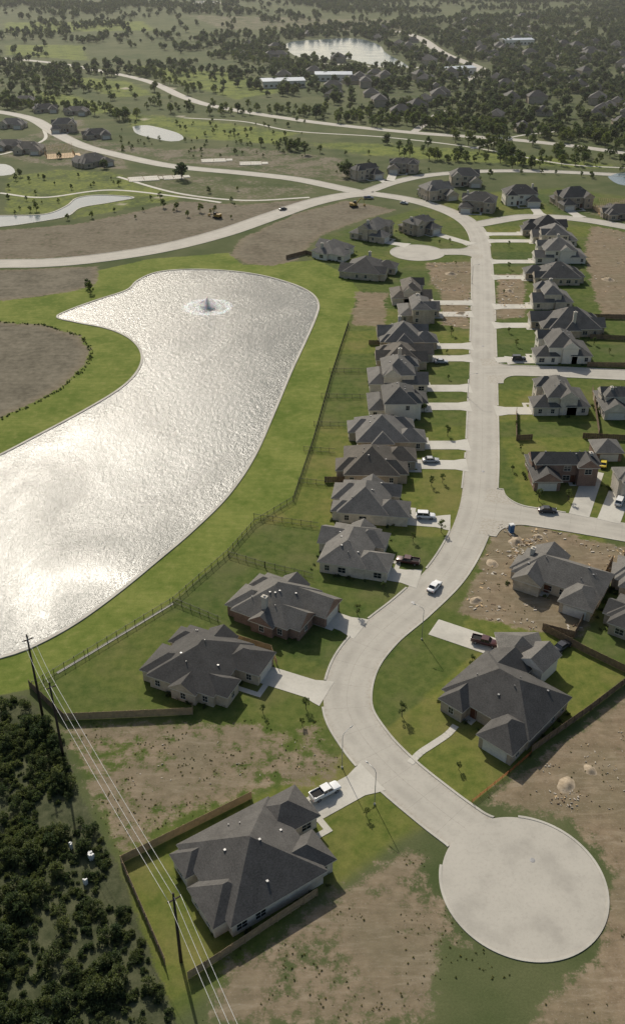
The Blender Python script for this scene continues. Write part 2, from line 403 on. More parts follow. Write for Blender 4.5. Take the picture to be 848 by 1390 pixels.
    for k in range(4): gd.box(gx-2.4, gx+2.4, b[2]-.085, b[2]-.058, .08+k*.54, .52+k*.54)
    tb.box(gx-2.6, gx+2.6, b[2]-.1, b[2]-.0, 2.21, 2.35)
    # entry door with step
    ey = B[0][2]
    ex = (B[2][1]+.9) if gs > 0 else (B[2][0]-.9)
    db = MB(); db.box(ex-.5, ex+.5, ey-.06, ey+.02, .15, 2.3); db.box(ex+.62, ex+.8, ey-.05, ey+.02, .2, 2.3)
    sb = MB(); sb.box(ex-.9, ex+.9, ey-1.6, ey-.001, 0, .14)
    # chimney
    if chim is None: chim = R.random() < .4
    if chim:
        s = R.choice([-1, 1]); cb = MB(); b0 = B[0]; cyy = (b0[2]+b0[3])/2+R.uniform(-1, 2); cxx = (b0[0] if s < 0 else b0[1])
        cxx += 1.9 if s < 0 else -1.9; tz = top-.1
        cb.box(cxx-.42, cxx+.42, cyy-.55, cyy+.55, 1, tz)
        cb.box(cxx-.5, cxx+.5, cyy-.63, cyy+.63, tz, tz+.14)
        cb.box(cxx-.2, cxx+.2, cyy-.2, cyy+.2, tz+.14, tz+.4)
        cb.obj('chimney', ['chim'], e)
    # vents
    vb = MB(); b0 = B[0]; o = .5
    for _ in range(6):
        vx = R.uniform(b0[0]+2, b0[1]-2); vy = R.uniform(b0[2]+2, b0[3]-2)
        dd = min(vx-b0[0], b0[1]-vx, vy-b0[2], b0[3]-vy)+o; z = b0[4]+.08+dd*b0[6]
        q = R.choice([.07, .18]); vb.box(vx-q, vx+q, vy-q, vy+q, z-.3, z+(.4 if q < .1 else .2))
    wb.obj('walls', [wall], e); rb.obj('roof', [roof, 'trim', wall], e); gb.obj('window_glass', ['glass'], e)
    tb.obj('window_trim', ['trim'], e); gd.obj('garage_door', ['garage'], e); db.obj('front_door', ['door'], e)
    sb.obj('porch_step', ['drive'], e); vb.obj('roof_vents', ['vent'], e)
    # driveway to nearest road straight ahead
    if drive:
        L = None
        for k in range(1, 90):
            if on_road(W(gx, b[2]-k*.5)): L = k*.5; break
        if L and L < 32:
            n = max(2, int(L)); mb = MB()
            for i in range(n):
                ya, yb = b[2]-L*i/n, b[2]-L*(i+1)/n
                fl0 = 2.55+max(0, (i-n+3))*.35; fl1 = 2.55+max(0, (i+1-n+3))*.35
                if i == n-1: yb -= .4
                A, Bq, C, D = W(gx-fl0, ya), W(gx+fl0, ya), W(gx+fl1, yb), W(gx-fl1, yb)
                mb.face([(*A, .066), (*D, .066), (*C, .066), (*Bq, .066)])
            mb.obj('driveway', ['drive'])
            c = W(gx, b[2]-L/2); u = (sa, -ca); DRIVES.append((c[0], c[1], u[0], u[1], L/2+1.2, 3.7))
            mb = MB(); s = 1 if gx > ex else -1
            y2 = b[2]-1.2
            mb.obox(W(ex, ey-1.61), W(ex, y2), 1.1, .02, .065); mb.obox(W(ex-s*.55, y2), W(gx-s*2.56, y2), 1.1, .02, .064)
            mb.obj('front_walk', ['drive'])
    if lot: LOTS.append((X, Y, ca, sa, hw+2.6, hd+13, R.random()))
    HOUSES.append((X, Y, max(hw, hd)+1.5))
    return e

HS = [
 ((352, 1176), 16, 23, 124, 1, 'brick_pale', 'roof_a', 1), ((283, 914), 15.5, 21, 66, 1, 'brick_tan', 'roof_a', 1),
 ((384, 833), 14, 20, 61, 1, 'brick_red', 'roof_b', 1), ((758, 797), 19, 17, -31, 1, 'brick_tan', 'roof_b', 1),
 ((483, 756), 16, 17.5, 74, 1, 'brick_pale', 'roof_b', -1), ((503, 690), 15, 19, 82, 1, 'brick_pale', 'roof_b', -1),
 ((510, 639), 15, 21, 88, 1, 'brick_brown', 'roof_c', 1), ((523, 596), 14.5, 21, 90, 1, 'brick_tan', 'roof_b', -1),
 ((539, 558), 13.5, 17.5, 90, 2, 'siding', 'roof_b', 1), ((538, 521), 14, 18, 90, 2, 'brick_pale', 'roof_b', -1),
 ((548, 492), 14, 19, 90, 1, 'brick_tan', 'roof_c', 1), ((551, 465), 14, 20, 90, 1, 'brick_brown', 'roof_b', -1),
 ((568, 431), 14, 15, 90, 2, 'brick_tan', 'roof_b', 1), ((556, 407), 14, 15, 90, 2, 'brick_pale', 'roof_c', -1),
 ((500, 372), 17, 22, 75, 1, 'brick_tan', 'roof_a', 1), ((453, 346), 16, 18, 60, 1, 'siding', 'roof_b', -1),
 ((507, 322), 16, 18, 60, 2, 'brick_tan', 'roof_b', -1), ((568, 315), 15, 16, 40, 2, 'brick_brown', 'roof_b', 1),
 ((495, 241), 17, 15, 30, 2, 'brick_tan', 'roof_a', 1), ((547, 233), 18, 15, -10, 2, 'brick_brown', 'roof_a', -1),
 ((592, 268), 17, 19, 20, 2, 'brick_tan', 'roof_b', 1), ((630, 250), 17, 18, 0, 2, 'brick_tan', 'roof_b', 1),
 ((648, 284), 18, 20, -15, 2, 'brick_brown', 'roof_a', -1), ((705, 275), 18, 20, 0, 2, 'siding', 'roof_a', 1),
 ((775, 279), 18, 20, 10, 2, 'brick_brown', 'roof_a', -1), ((842, 295), 18, 18, 0, 1, 'brick_brown', 'roof_a', 1),
 ((736, 315), 14, 22, -90, 1, 'brick_brown', 'roof_a', 1), ((750, 330), 14, 19, -90, 2, 'brick_pale', 'roof_b', -1),
 ((755, 352), 14, 22, -90, 2, 'siding', 'roof_b', 1), ((750, 380), 14, 23, -90, 1, 'brick_tan', 'roof_b', -1),
 ((744, 412), 14, 15, -90, 2, 'brick_pale', 'roof_b', 1), ((767, 447), 15, 25, -90, 1, 'brick_brown', 'roof_b', -1),
 ((757, 483), 15, 18.5, -90, 2, 'siding', 'roof_b', 1), ((753, 550), 15, 16.5, -90, 2, 'brick_pale', 'roof_b', 1),
 ((843, 556), 15, 14, 0, 2, 'brick_pale', 'roof_b', -1), ((760, 648), 17.5, 14, 0, 2, 'brick_red', 'roof_a', -1),
 ((868, 668), 14, 14, 0, 2, 'brick_pale', 'roof_b', 1), ((886, 800), 16, 16, -20, 1, 'brick_tan', 'roof_b', 1), ((880, 860), 16, 15, -35, 1, 'brick_brown', 'roof_a', 1),
 ((18, 173), 18, 16, 0, 1, 'brick_tan', 'roof_b', 1), ((62, 152), 18, 16, 20, 1, 'brick_brown', 'roof_a', 1), ((88, 178), 18, 18, 10, 2, 'brick_brown', 'roof_b', -1),
 ((132, 187), 18, 16, 20, 1, 'brick_brown', 'roof_a', 1), ((40, 207), 19, 18, 0, 1, 'brick_tan', 'roof_c', 1), ((126, 224), 20, 20, 40, 1, 'brick_brown', 'roof_a', 1),
 ((15, 202), 18, 16, 0, 1, 'brick_brown', 'roof_a', -1), ((105, 155), 18, 16, 0, 1, 'brick_brown', 'roof_a', 1), ((35, 140), 18, 16, 0, 1, 'brick_brown', 'roof_a', 1),
]
nodrive = {3, 25, 35, 36, 37, 38, 34}
for i, h in enumerate(HS): house(*h, seed=i+1, drive=i not in nodrive, lot=(i < 39), chim={3: True, 2: True, 0: False, 1: False}.get(i))
house((679, 963), 18, 21, -43, 1, 'brick_brown', 'roof_a', 1, seed=77, drive=False, chim=False)

def garage(px, w, d, rot, wall, roof, h=2.8):
    X, Y = G(*px); e = mk('detached_garage', None, loc=(X, Y, 0), rot=math.radians(rot))
    wb, rb, gd = MB(), MB(), MB(); wb.box(-w/2, w/2, -d/2, d/2, 0, h); hip(rb, -w/2, w/2, -d/2, d/2, h, .6, 'hip' if h < 3 else 'gy')
    gd.box(-w*.36, w*.36, -d/2-.06, -d/2+.02, .02, 2.2)
    for k in range(4): gd.box(-w*.35, w*.35, -d/2-.085, -d/2-.058, .08+k*.54, .52+k*.54)
    wb.obj('walls', [wall], e); rb.obj('roof', [roof, 'trim', wall], e); gd.obj('garage_door', ['garage'], e)
    HOUSES.append((X, Y, 5))
garage((704, 893), 8, 8, -90, 'siding', 'roof_b'); garage((728, 912), 5, 6, -43, 'siding', 'roof_b', 3.8)
garage((820, 618), 7, 7, 0, 'brick_red', 'roof_b')

def sheet(px, z, name, mat, world=False):
    p = px if world else GP(px); mb = MB()
    ar = sum(p[i][0]*p[(i+1) % len(p)][1]-p[(i+1) % len(p)][0]*p[i][1] for i in range(len(p)))
    if ar < 0: p = p[::-1]
    mb.face([(*q, z) for q in p]); return mb.obj(name, [mat])
def drive_rect(a, b, w):
    A, B = G(*a), G(*b); dx, dy = B[0]-A[0], B[1]-A[1]; L = math.hypot(dx, dy); u = (dx/L, dy/L)
    mb = MB(); mb.obox(A, B, w, .02, .07); mb.obj('driveway', ['drive'])
    DRIVES.append(((A[0]+B[0])/2, (A[1]+B[1])/2, u[0], u[1], L/2+1, w/2+.6))
drive_rect((588, 851), (686, 884), 5.6); drive_rect((806, 640), (785, 700), 5); drive_rect((846, 655), (825, 708), 5.5); drive_rect((672, 489), (716, 487), 4.5)
# curved front walk of the corner house
c = catmull(GP([(618, 985), (607, 997), (588, 1010), (570, 1022), (556, 1036)]), .8); mb = MB()
for a, b in zip(c[:-1], c[1:]): 
    d = b-a; n = np.array([-d[1], d[0]])/np.linalg.norm(d)*.65
    mb.face([(*(a-n), .066), (*(b-n), .066), (*(b+n), .066), (*(a+n), .066)])
mb.obj('front_walk', ['drive'])

# build roads + kerbs
for ri, r in enumerate(ROADS):
    c, hw, L = r['c'], r['hw'], r['L']; T = np.gradient(c, axis=0); T /= np.linalg.norm(T, axis=1)[:, None]
    N = np.stack([-T[:, 1], T[:, 0]], 1); z = .03+.004*(ri % 7) if ri else .03
    near = r['name'] == 'road' and ri < 8
    v = []; uv = []
    for i in range(len(c)):
        for s in (-1, 1): v.append((*(c[i]+N[i]*hw[i]*s), z)); uv.append((s*hw[i], L[i]))
    f = [(2*i, 2*i+1, 2*i+3, 2*i+2)[::-1] for i in range(len(c)-1)]
    me = bpy.data.meshes.new(r['name']); me.from_pydata(v, [], f); me.materials.append(M['road'] if ri < 12 else M['drive'])
    ul = me.uv_layers.new(name='UVMap'); lv = np.zeros(len(me.loops), int); me.loops.foreach_get('vertex_index', lv)
    ul.data.foreach_set('uv', np.array(uv)[lv].ravel()); mk(r['name'], me)
    if near:
        mb = MB()
        for s in (-1, 1):
            for i in range(len(c)-1):
                a, b = c[i]+N[i]*hw[i]*s, c[i+1]+N[i+1]*hw[i+1]*s; mid = (a+b)/2
                if on_road(mid, ri, .1) or on_drive(mid): continue
                a2, b2 = a+N[i]*s*.42, b+N[i+1]*s*.42
                mb.face([(*a, .13), (*b, .13), (*b2, .13), (*a2, .13)][::s]); mb.face([(*a, 0), (*b, 0), (*b, .13), (*a, .13)][::s]); mb.face([(*a2, 0), (*b2, 0), (*b2, .13), (*a2, .13)][::-s])
        if mb.f: mb.obj('kerb', ['kerb'])
for k, (c, R_) in enumerate(BULBS):
    n = 96; kb = MB()
    pt = lambda t, rr: (c[0]+rr*math.cos(t), c[1]+rr*math.sin(t))
    me = bpy.data.meshes.new('cul_de_sac'); v = [(*c, .062)]+[(*pt(2*math.pi*i/n, R_), .062) for i in range(n)]
    me.from_pydata(v, [], [(0, i+1, (i+1) % n+1) for i in range(n)]); me.materials.append(M['bulb']); mk('road', me)
    for i in range(n):
        t0, t1 = 2*math.pi*i/n, 2*math.pi*(i+1)/n; a, b, a2, b2 = pt(t0, R_), pt(t1, R_), pt(t0, R_+.42), pt(t1, R_+.42)
        if on_road(((a[0]+b[0])/2, (a[1]+b[1])/2), ('b', k), .1) or on_drive(a): continue
        kb.face([(*a, .13), (*a2, .13), (*b2, .13), (*b, .13)]); kb.face([(*b, 0), (*b, .13), (*a, .13), (*a, 0)]); kb.face([(*a2, 0), (*a2, .13), (*b2, .13), (*b2, 0)])
    kb.obj('kerb', ['kerb'])
for p in ((722, 1168), (655, 640), (560, 818), (655, 470)):
    X, Y = G(*p); mb = MB(); mb.tube([(0, 0, 0), (0, 0, .035)], [.42, .42], 20); mb.tube([(0, 0, .035), (0, 0, .042)], [.33, .31], 20); mb.obj('manhole_cover', ['vent'], None, loc=(X, Y, .05))
# pale concrete footing under the lake fence
mb = MB(); P_ = GP([(78, 914), (120, 889), (235, 819.5)])
for a, b in zip(P_[:-1], P_[1:]): mb.obox(a, b, .45, 0, .09)
mb.obj('fence_footing', ['kerb'])

# ------------------------------------------------------------------ water
LAKE = [(-60, 912), (0, 893), (40, 880), (100, 848), (160, 805), (215, 760), (262, 720), (310, 672), (345, 620), (372, 560), (395, 505), (415, 462), (428, 432), (432, 413), (422, 398), (395, 385), (350, 373), (300, 367), (250, 366), (212, 370), (187, 381), (172, 394), (130, 408), (92, 422), (78, 431), (105, 438), (145, 446), (172, 457), (188, 471), (193, 488), (184, 508), (160, 530), (110, 560), (50, 592), (0, 618), (-60, 645), (-180, 690), (-330, 760), (-330, 880)]
lk = [tuple(p) for p in catmull(GP(LAKE+[LAKE[0]]), 2)[:-1]]
sheet(lk, .05, 'lake_water', 'water', True)
def rim(poly, w, z, name, mat):
    mb = MB(); P_ = np.array(poly); T = np.roll(P_, -1, 0)-np.roll(P_, 1, 0); T /= np.linalg.norm(T, axis=1)[:, None]; N = np.stack([-T[:, 1], T[:, 0]], 1)*w/2
    n = len(P_)
    for i in range(n):
        j = (i+1) % n; a, b, c2, d = P_[i]-N[i], P_[j]-N[j], P_[j]+N[j], P_[i]+N[i]
        mb.face([(*a, z), (*b, z), (*c2, z), (*d, z)]); mb.face([(*a, 0), (*b, 0), (*b, z), (*a, z)]); mb.face([(*d, 0), (*c2, 0), (*c2, z), (*d, z)])
    mb.obj(name, [mat])
rim(lk, .8, .22, 'lake_bulkhead', 'kerb')
PONDS = [[(385, 60), (400, 56), (430, 54), (480, 52), (512, 60), (524, 72), (545, 84), (552, 91), (520, 90), (495, 86), (470, 80), (430, 81), (405, 77), (392, 70)],
 [(180, 172), (200, 170), (240, 180), (249, 189), (232, 192), (205, 187), (185, 181)],
 [(-40, 294), (0, 293), (60, 291), (90, 280), (105, 269), (135, 265), (182, 268), (150, 275), (110, 282), (90, 294), (40, 303), (0, 308), (-40, 310)],
 [(824, 240), (835, 236), (848, 234), (880, 236), (880, 250), (848, 252), (832, 247)], [(-20, 222), (8, 223), (20, 230), (16, 237), (-20, 238)],
 [(255, 2), (290, 1), (300, 5), (270, 7)]]
for p in PONDS:
    q = [tuple(x) for x in catmull(GP(p+[p[0]]), 5)[:-1]]; sheet(q, .05, 'pond_water', 'water_far', True)
q = [tuple(x) for x in catmull(GP(PONDS[2]+[PONDS[2][0]]), 3)[:-1]]; rim(q, .9, .2, 'pond_edge', 'kerb')

# ------------------------------------------------------------------ ground sheet
ys = [20.]
while ys[-1] < 12000: ys.append(ys[-1]+max(1.0, ys[-1]*.0058))
ys = np.array(ys); ts = np.concatenate([[-14, -6, -3, -1.8, -1.3], np.linspace(-1, 1, 400), [1.3, 1.8, 3, 6, 14]])
XX = ts[None, :]*(110+.62*ys[:, None]); YY = np.repeat(ys[:, None], len(ts), 1)
gx, gy = XX.ravel(), YY.ravel(); NV = len(gx)
def sdf(poly, x, y):
    p = np.array(poly); n = len(p); d = np.full(len(x), 1e9); ins = np.zeros(len(x), bool)
    for i in range(n):
        a, b = p[i], p[(i+1) % n]; e = b-a; wx, wy = x-a[0], y-a[1]
        t = np.clip((wx*e[0]+wy*e[1])/max(e@e, 1e-9), 0, 1); d = np.minimum(d, np.hypot(wx-t*e[0], wy-t*e[1]))
        if a[1] != b[1]:
            c_ = ((a[1] > y) != (b[1] > y)); ins ^= c_ & (x < (b[0]-a[0])*(y-a[1])/(b[1]-a[1])+a[0])
    return np.where(ins, d, -d)
A = {k: np.zeros(NV) for k in ('dirt', 'lush', 'scrub', 'lawn', 'tone', 'grey', 'sand')}; A['tone'] += .4
def cover(k, val, px, soft=3., mode='max'):
    p = np.array(GP(px)); sel = (gx > p[:, 0].min()-soft) & (gx < p[:, 0].max()+soft) & (gy > p[:, 1].min()-soft) & (gy < p[:, 1].max()+soft)
    idx = np.nonzero(sel)[0]
    if not len(idx): return
    f = np.clip(.5+sdf(p, gx[idx], gy[idx])/soft, 0, 1)
    if mode == 'max': A[k][idx] = np.maximum(A[k][idx], f*val)
    else: A[k][idx] = A[k][idx]*(1-f)+val*f
BANK = [(-40, 412), (60, 402), (130, 368), (200, 352), (310, 343), (330, 360), (430, 353), (470, 372), (488, 395), (472, 440), (450, 510), (425, 600), (398, 680), (345, 712), (310, 752), (235, 818), (120, 888), (45, 935), (-60, 955), (-400, 1000), (-420, 600), (-150, 450)]
cover('lush', 1, BANK, 2)
cover('lawn', 1, [(465, 455), (480, 395), (420, 350), (440, 320), (560, 285), (650, 262), (760, 255), (1100, 300), (1100, 1100), (848, 930), (640, 1090), (540, 1140), (470, 1195), (430, 1215), (330, 1310), (220, 1400), (165, 1170), (85, 975), (45, 935), (120, 888), (235, 818), (310, 752), (345, 712), (398, 680), (425, 600), (450, 510)], 2)
cover('lush', .55, [(0, 240), (80, 228), (160, 232), (260, 268), (180, 285), (100, 300), (0, 292)], 10)
for pp in ([(380, 190), (520, 192), (700, 205), (848, 222), (848, 235), (600, 222), (480, 212)], [(150, 150), (280, 160), (420, 180), (380, 200), (250, 190), (170, 175)], [(0, 60), (120, 60), (130, 85), (0, 75)], [(160, 85), (330, 98), (400, 125), (320, 138), (220, 112)], [(20, 118), (110, 128), (180, 150), (120, 160), (40, 135)], [(60, 100), (180, 108), (230, 130), (150, 135)], [(0, 30), (200, 28), (220, 42), (0, 45)]):
    cover('lush', .6, pp, 25)
for L_ in LOTS:
    X, Y, ca, sa, hw_, hd_, tv = L_
    sel = np.nonzero((np.abs(gx-X) < 36) & (np.abs(gy-Y) < 36))[0]; dx, dy = gx[sel]-X, gy[sel]-Y
    lx, ly = dx*ca+dy*sa, -dx*sa+dy*ca; f = (np.abs(lx) < hw_+.8) & (np.abs(ly) < hd_+3); A['tone'][sel[f]] = tv
D = [
 (1, 1, [(-100, 365), (0, 366), (132, 362), (135, 372), (125, 390), (60, 402), (0, 408), (-100, 415)]),
 (.8, .8, [(-100, 312), (0, 312), (100, 304), (180, 288), (250, 272), (330, 278), (430, 268), (470, 265), (370, 291), (300, 316), (220, 336), (130, 350), (-100, 354)]),
 (.9, .8, [(312, 344), (330, 322), (400, 290), (470, 272), (540, 285), (500, 296), (440, 318), (415, 340), (405, 352), (370, 362), (330, 358)]),
 (.55, .8, [(130, 190), (230, 203), (330, 198), (470, 215), (505, 250), (440, 245), (330, 230), (230, 220), (150, 203)]),
 (.45, .8, [(180, 232), (330, 242), (430, 252), (440, 262), (330, 275), (250, 268), (170, 245)]),
 (1, 1, [(-80, 435), (0, 437), (60, 441), (108, 456), (122, 474), (116, 495), (80, 528), (40, 550), (0, 567), (-80, 590)]),
 (.9, .2, [(482, 395), (527, 398), (522, 443), (475, 441)]), (1, 0, [(578, 356), (641, 356), (638, 446), (598, 442), (600, 400), (585, 385)]),
 (.9, .2, [(800, 305), (980, 340), (980, 440), (815, 432), (800, 385), (790, 345)]), (.95, 0, [(673, 372), (713, 372), (712, 432), (672, 432)]),
 (1, .1, [(676, 712), (740, 716), (848, 745), (860, 760), (832, 785), (783, 868), (700, 852), (624, 834), (652, 770)]),
 (.66, .25, [(80, 985), (262, 975), (438, 978), (446, 1005), (468, 1040), (440, 1060), (340, 1085), (160, 1165), (95, 1040)]),
 (.68, .2, [(432, 1217), (480, 1195), (530, 1150), (588, 1148), (600, 1200), (640, 1268), (700, 1300), (700, 1400), (270, 1400), (305, 1300)]),
 (.85, .0, [(860, 935), (1100, 1100), (1100, 1400), (700, 1400), (800, 1300), (830, 1190), (765, 1108), (640, 1090), (690, 1060), (760, 1000)]),
 (.5, .8, [(0, 195), (110, 160), (150, 190), (180, 230), (90, 228), (0, 215)]), (.5, .6, [(250, 20), (600, 28), (560, 45), (300, 40)]), (.6, 1, [(780, 285), (848, 270), (900, 275), (900, 300), (848, 305)]),
]
for v_, g_, p_ in D: cover('dirt', v_, p_, 5); cover('grey', g_, p_, 8, 'set')
SCRUB = [(-500, 930), (0, 945), (42, 945), (90, 1010), (105, 1075), (155, 1165), (205, 1290), (250, 1420), (-500, 1500)]
cover('scrub', 1, SCRUB, 4)
cover('dirt', 0, [(598, 1285), (700, 1296), (705, 1400), (590, 1400)], 4, 'set')
for p in ((165, 277), (196, 162), (232, 120), (215, 268), (245, 158), (170, 120)): 
    x, y = p; cover('sand', 1, [(x-6, y), (x, y-1.5), (x+7, y), (x+2, y+1.5)], 2)
DEN = [(300, 50), (560, 30), (900, 10), (1000, 200), (848, 195), (700, 180), (560, 165), (470, 150), (430, 120), (330, 95)]
cover('scrub', .45, DEN, 60); cover('scrub', .4, [(-400, -40), (1300, -40), (1300, 22), (-400, 30)], 100)
nr, nc = len(ys), len(ts); ii = np.arange(nr-1)[:, None]*nc+np.arange(nc-1)[None, :]
q = np.stack([ii, ii+1, ii+nc+1, ii+nc], -1).reshape(-1, 4)
me = bpy.data.meshes.new('ground'); me.vertices.add(NV); me.vertices.foreach_set('co', np.stack([gx, gy, np.zeros(NV)], 1).ravel())
me.loops.add(q.size); me.loops.foreach_set('vertex_index', q.ravel()); me.polygons.add(len(q)); me.polygons.foreach_set('loop_start', np.arange(len(q))*4)
me.update(calc_edges=True); me.materials.append(M['ground'])
for k, a in A.items():
    at = me.attributes.new(k, 'FLOAT', 'POINT'); at.data.foreach_set('value', a.astype(np.float32))
mk('ground', me)

# ------------------------------------------------------------------ vegetation
def leafcloud(mb, R, centres, n, size, mi):
    for _ in range(n):
        c, r = R.choice(centres)
        v = Vector((R.gauss(0, 1), R.gauss(0, 1), R.gauss(0, 1))).normalized()*(r*R.random()**.4)
        p = c+v; a = Vector((R.gauss(0, 1), R.gauss(0, 1), R.gauss(0, .6)+.5)).normalized(); b = a.orthogonal().normalized(); cc = a.cross(b)
        th = R.random()*6.28; b, cc = b*math.cos(th)+cc*math.sin(th), cc*math.cos(th)-b*math.sin(th)
        s = size*R.uniform(.6, 1.3)
        mb.face([p-b*s, p-cc*s*.6, p+b*s, p+cc*s*.6], mi)
def tree_mesh(seed, h, cr, nl, ls, leaf='leaf', low=.35, ncl=14):
    R = random.Random(seed); mb = MB(); tx, ty = R.uniform(-.2, .2), R.uniform(-.2, .2)
    mb.tube([(0, 0, -.1), (tx*.3, ty*.3, h*.3), (tx, ty, h*.6), (tx*1.4, ty, h*.85)], [h*.028, h*.02, h*.013, h*.005], 6, 0)
    cs = []
    for i in range(ncl):
        t = i*2.4+R.random(); z = h*(low+(1-low)*(.12+.8*R.random())); k = 1-abs((z/h-(low+.3))/.75)**1.5
        rr = cr*max(.15, k)*R.uniform(.35, .85); c = Vector((math.cos(t)*rr, math.sin(t)*rr, z)); cs.append((c, cr*R.uniform(.26, .42)))
        if i < 6: mb.tube([(tx*.5, ty*.5, h*(low*.8)), tuple(c*.5+Vector((0, 0, h*low*.55))), tuple(c)], [h*.011, h*.008, h*.003], 4, 0)
    cs.append((Vector((tx, ty, h*.88)), cr*.35))
    leafcloud(mb, R, cs, nl, ls, 1); return mb.mesh('tree_mesh', ['bark', leaf])
def bush_mesh(seed, r, n, ls, leaf='leaf_scrub'):
    R = random.Random(seed); mb = MB()
    mb.tube([(0, 0, 0), (.05, 0, r*.6)], [.04, .02], 4, 0)
    cs = [(Vector((R.uniform(-.6, .6)*r, R.uniform(-.6, .6)*r, r*R.uniform(.2, .65))), r*R.uniform(.3, .5)) for _ in range(7)]
    leafcloud(mb, R, cs, n, ls, 1); return mb.mesh('bush_mesh', ['bark', leaf])
def coll(name, meshes):
    c = bpy.data.collections.new(name)
    for i, me_ in enumerate(meshes): c.objects.link(bpy.data.objects.new(name+'_part', me_))
    return c
C_far = coll('woodland_tree_kit', [tree_mesh(100+i, 8.0, 4.4, 200, .95, 'leaf_far', .12, 12) for i in range(4)])
C_mid = coll('golf_tree_kit', [tree_mesh(200+i, 7.5, 3.0, 380, .5, 'leaf', .22, 14) for i in range(4)])
C_scr = coll('scrub_kit', [bush_mesh(300+i, 1.2, 330, .19) for i in range(6)]+[tree_mesh(320, 3.2, 1.7, 500, .2, 'leaf_scrub', .15)])
C_shr = coll('shrub_kit', [bush_mesh(340+i, .5, 70, .12) for i in range(3)])
C_weed = coll('weed_kit', [bush_mesh(350+i, .45, 50, .13, 'leaf_weed') for i in range(3)])
def scatter(name, pts, scl, c):
    n = len(pts); me_ = bpy.data.meshes.new(name); me_.vertices.add(n)
    me_.vertices.foreach_set('co', np.concatenate([np.array(pts), np.zeros((n, 1))], 1).ravel())
    a = me_.attributes.new('scl', 'FLOAT', 'POINT'); a.data.foreach_set('value', np.array(scl, np.float32))
    a = me_.attributes.new('rotz', 'FLOAT_VECTOR', 'POINT'); rv = np.zeros((n, 3), np.float32); rv[:, 2] = np.random.rand(n)*6.28; a.data.foreach_set('vector', rv.ravel())
    o = mk(name, me_); ng = bpy.data.node_groups.new(name+'_scatter', 'GeometryNodeTree')
    ng.interface.new_socket('Geometry', in_out='INPUT', socket_type='NodeSocketGeometry'); ng.interface.new_socket('Geometry', in_out='OUTPUT', socket_type='NodeSocketGeometry')
    N_ = ng.nodes; gi = N_.new('NodeGroupInput'); go = N_.new('NodeGroupOutput'); mp = N_.new('GeometryNodeMeshToPoints'); ip = N_.new('GeometryNodeInstanceOnPoints')
    ci = N_.new('GeometryNodeCollectionInfo'); ci.inputs['Collection'].default_value = c; ci.inputs['Separate Children'].default_value = True; ci.inputs['Reset Children'].default_value = True
    a1 = N_.new('GeometryNodeInputNamedAttribute'); a1.data_type = 'FLOAT'; a1.inputs['Name'].default_value = 'scl'
    a2 = N_.new('GeometryNodeInputNamedAttribute'); a2.data_type = 'FLOAT_VECTOR'; a2.inputs['Name'].default_value = 'rotz'
    l = ng.links.new; l(gi.outputs[0], mp.inputs[0]); l(mp.outputs[0], ip.inputs['Points']); l(ci.outputs[0], ip.inputs['Instance']); ip.inputs['Pick Instance'].default_value = True
    l(a1.outputs[0], ip.inputs['Scale']); l(a2.outputs[0], ip.inputs['Rotation']); l(ip.outputs[0], go.inputs[0])
    md = o.modifiers.new('scatter', 'NODES'); md.node_group = ng; return o
def nz(x, y, s, o=0): return mnoise.noise(Vector((x*s+o, y*s, o*.37)))
waterp = [np.array(GP(p)) for p in PONDS]+[np.array(lk)]
def clear(P_, mr=6, mw=4):
    P_ = np.array(P_); ok = np.ones(len(P_), bool)
    for wp in waterp: ok &= sdf(wp, P_[:, 0], P_[:, 1]) < -mw
    for i in range(0, len(P_), 2000):
        q_ = P_[i:i+2000]; d = np.hypot(RC[None, ::2, 0]-q_[:, None, 0], RC[None, ::2, 1]-q_[:, None, 1]); ok[i:i+2000] &= (d > RH[None, ::2]+mr).all(1)
    for hx, hy, hr in HOUSES: ok &= np.hypot(P_[:, 0]-hx, P_[:, 1]-hy) > hr
    for (bx_, by_), br in BULBS: ok &= np.hypot(P_[:, 0]-bx_, P_[:, 1]-by_) > br+.8
    return ok
def inpx(poly, xy): 
    return sdf(np.array(poly, float), xy[:, 0], xy[:, 1]) > 0
pts, sc = [], []
for (y0, y1, per, s) in ((560, 1400, 85, .95), (1400, 2700, 140, 1.15), (2700, 5500, 800, 1.9)):
    area = .5*(y1*y1-y0*y0)+200*(y1-y0); n = int(area/per)
    Y_ = np.sqrt(np.random.rand(n)*(y1*y1-y0*y0)+y0*y0); X_ = (np.random.rand(n)*2-1)*(.5*Y_+100)
    px, py = PX(X_, Y_); xy = np.stack([px, py], 1); dn = inpx(DEN, xy)
    for k in range(n):
        x, y = X_[k], Y_[k]; v = nz(x, y, .006)+.5*nz(x, y, .02, 5)
        if dn[k]: p = .8 if nz(x, y, .012, 3) > -.2 else .18
        elif py[k] < 12: p = .8 if v > -.05 else .12
        elif py[k] < 105: p = .75 if v > .18 else (.4 if nz(x, y, .03, 9) > .36 else .012)
        elif py[k] < 150: p = .65 if v > .3 else (.3 if nz(x, y, .04, 9) > .4 else .008)
        elif py[k] < 215: p = .4 if v > .42 else .008
        else: p = .004
        if random.random() < p: pts.append((x, y)); sc.append(s*random.uniform(.5, 1.2))
ok = clear(pts, 3, 5); pts = np.array(pts)[ok]; sc = np.array(sc)[ok]
scatter('distant_trees', pts, sc, C_far); print('far trees', len(pts))
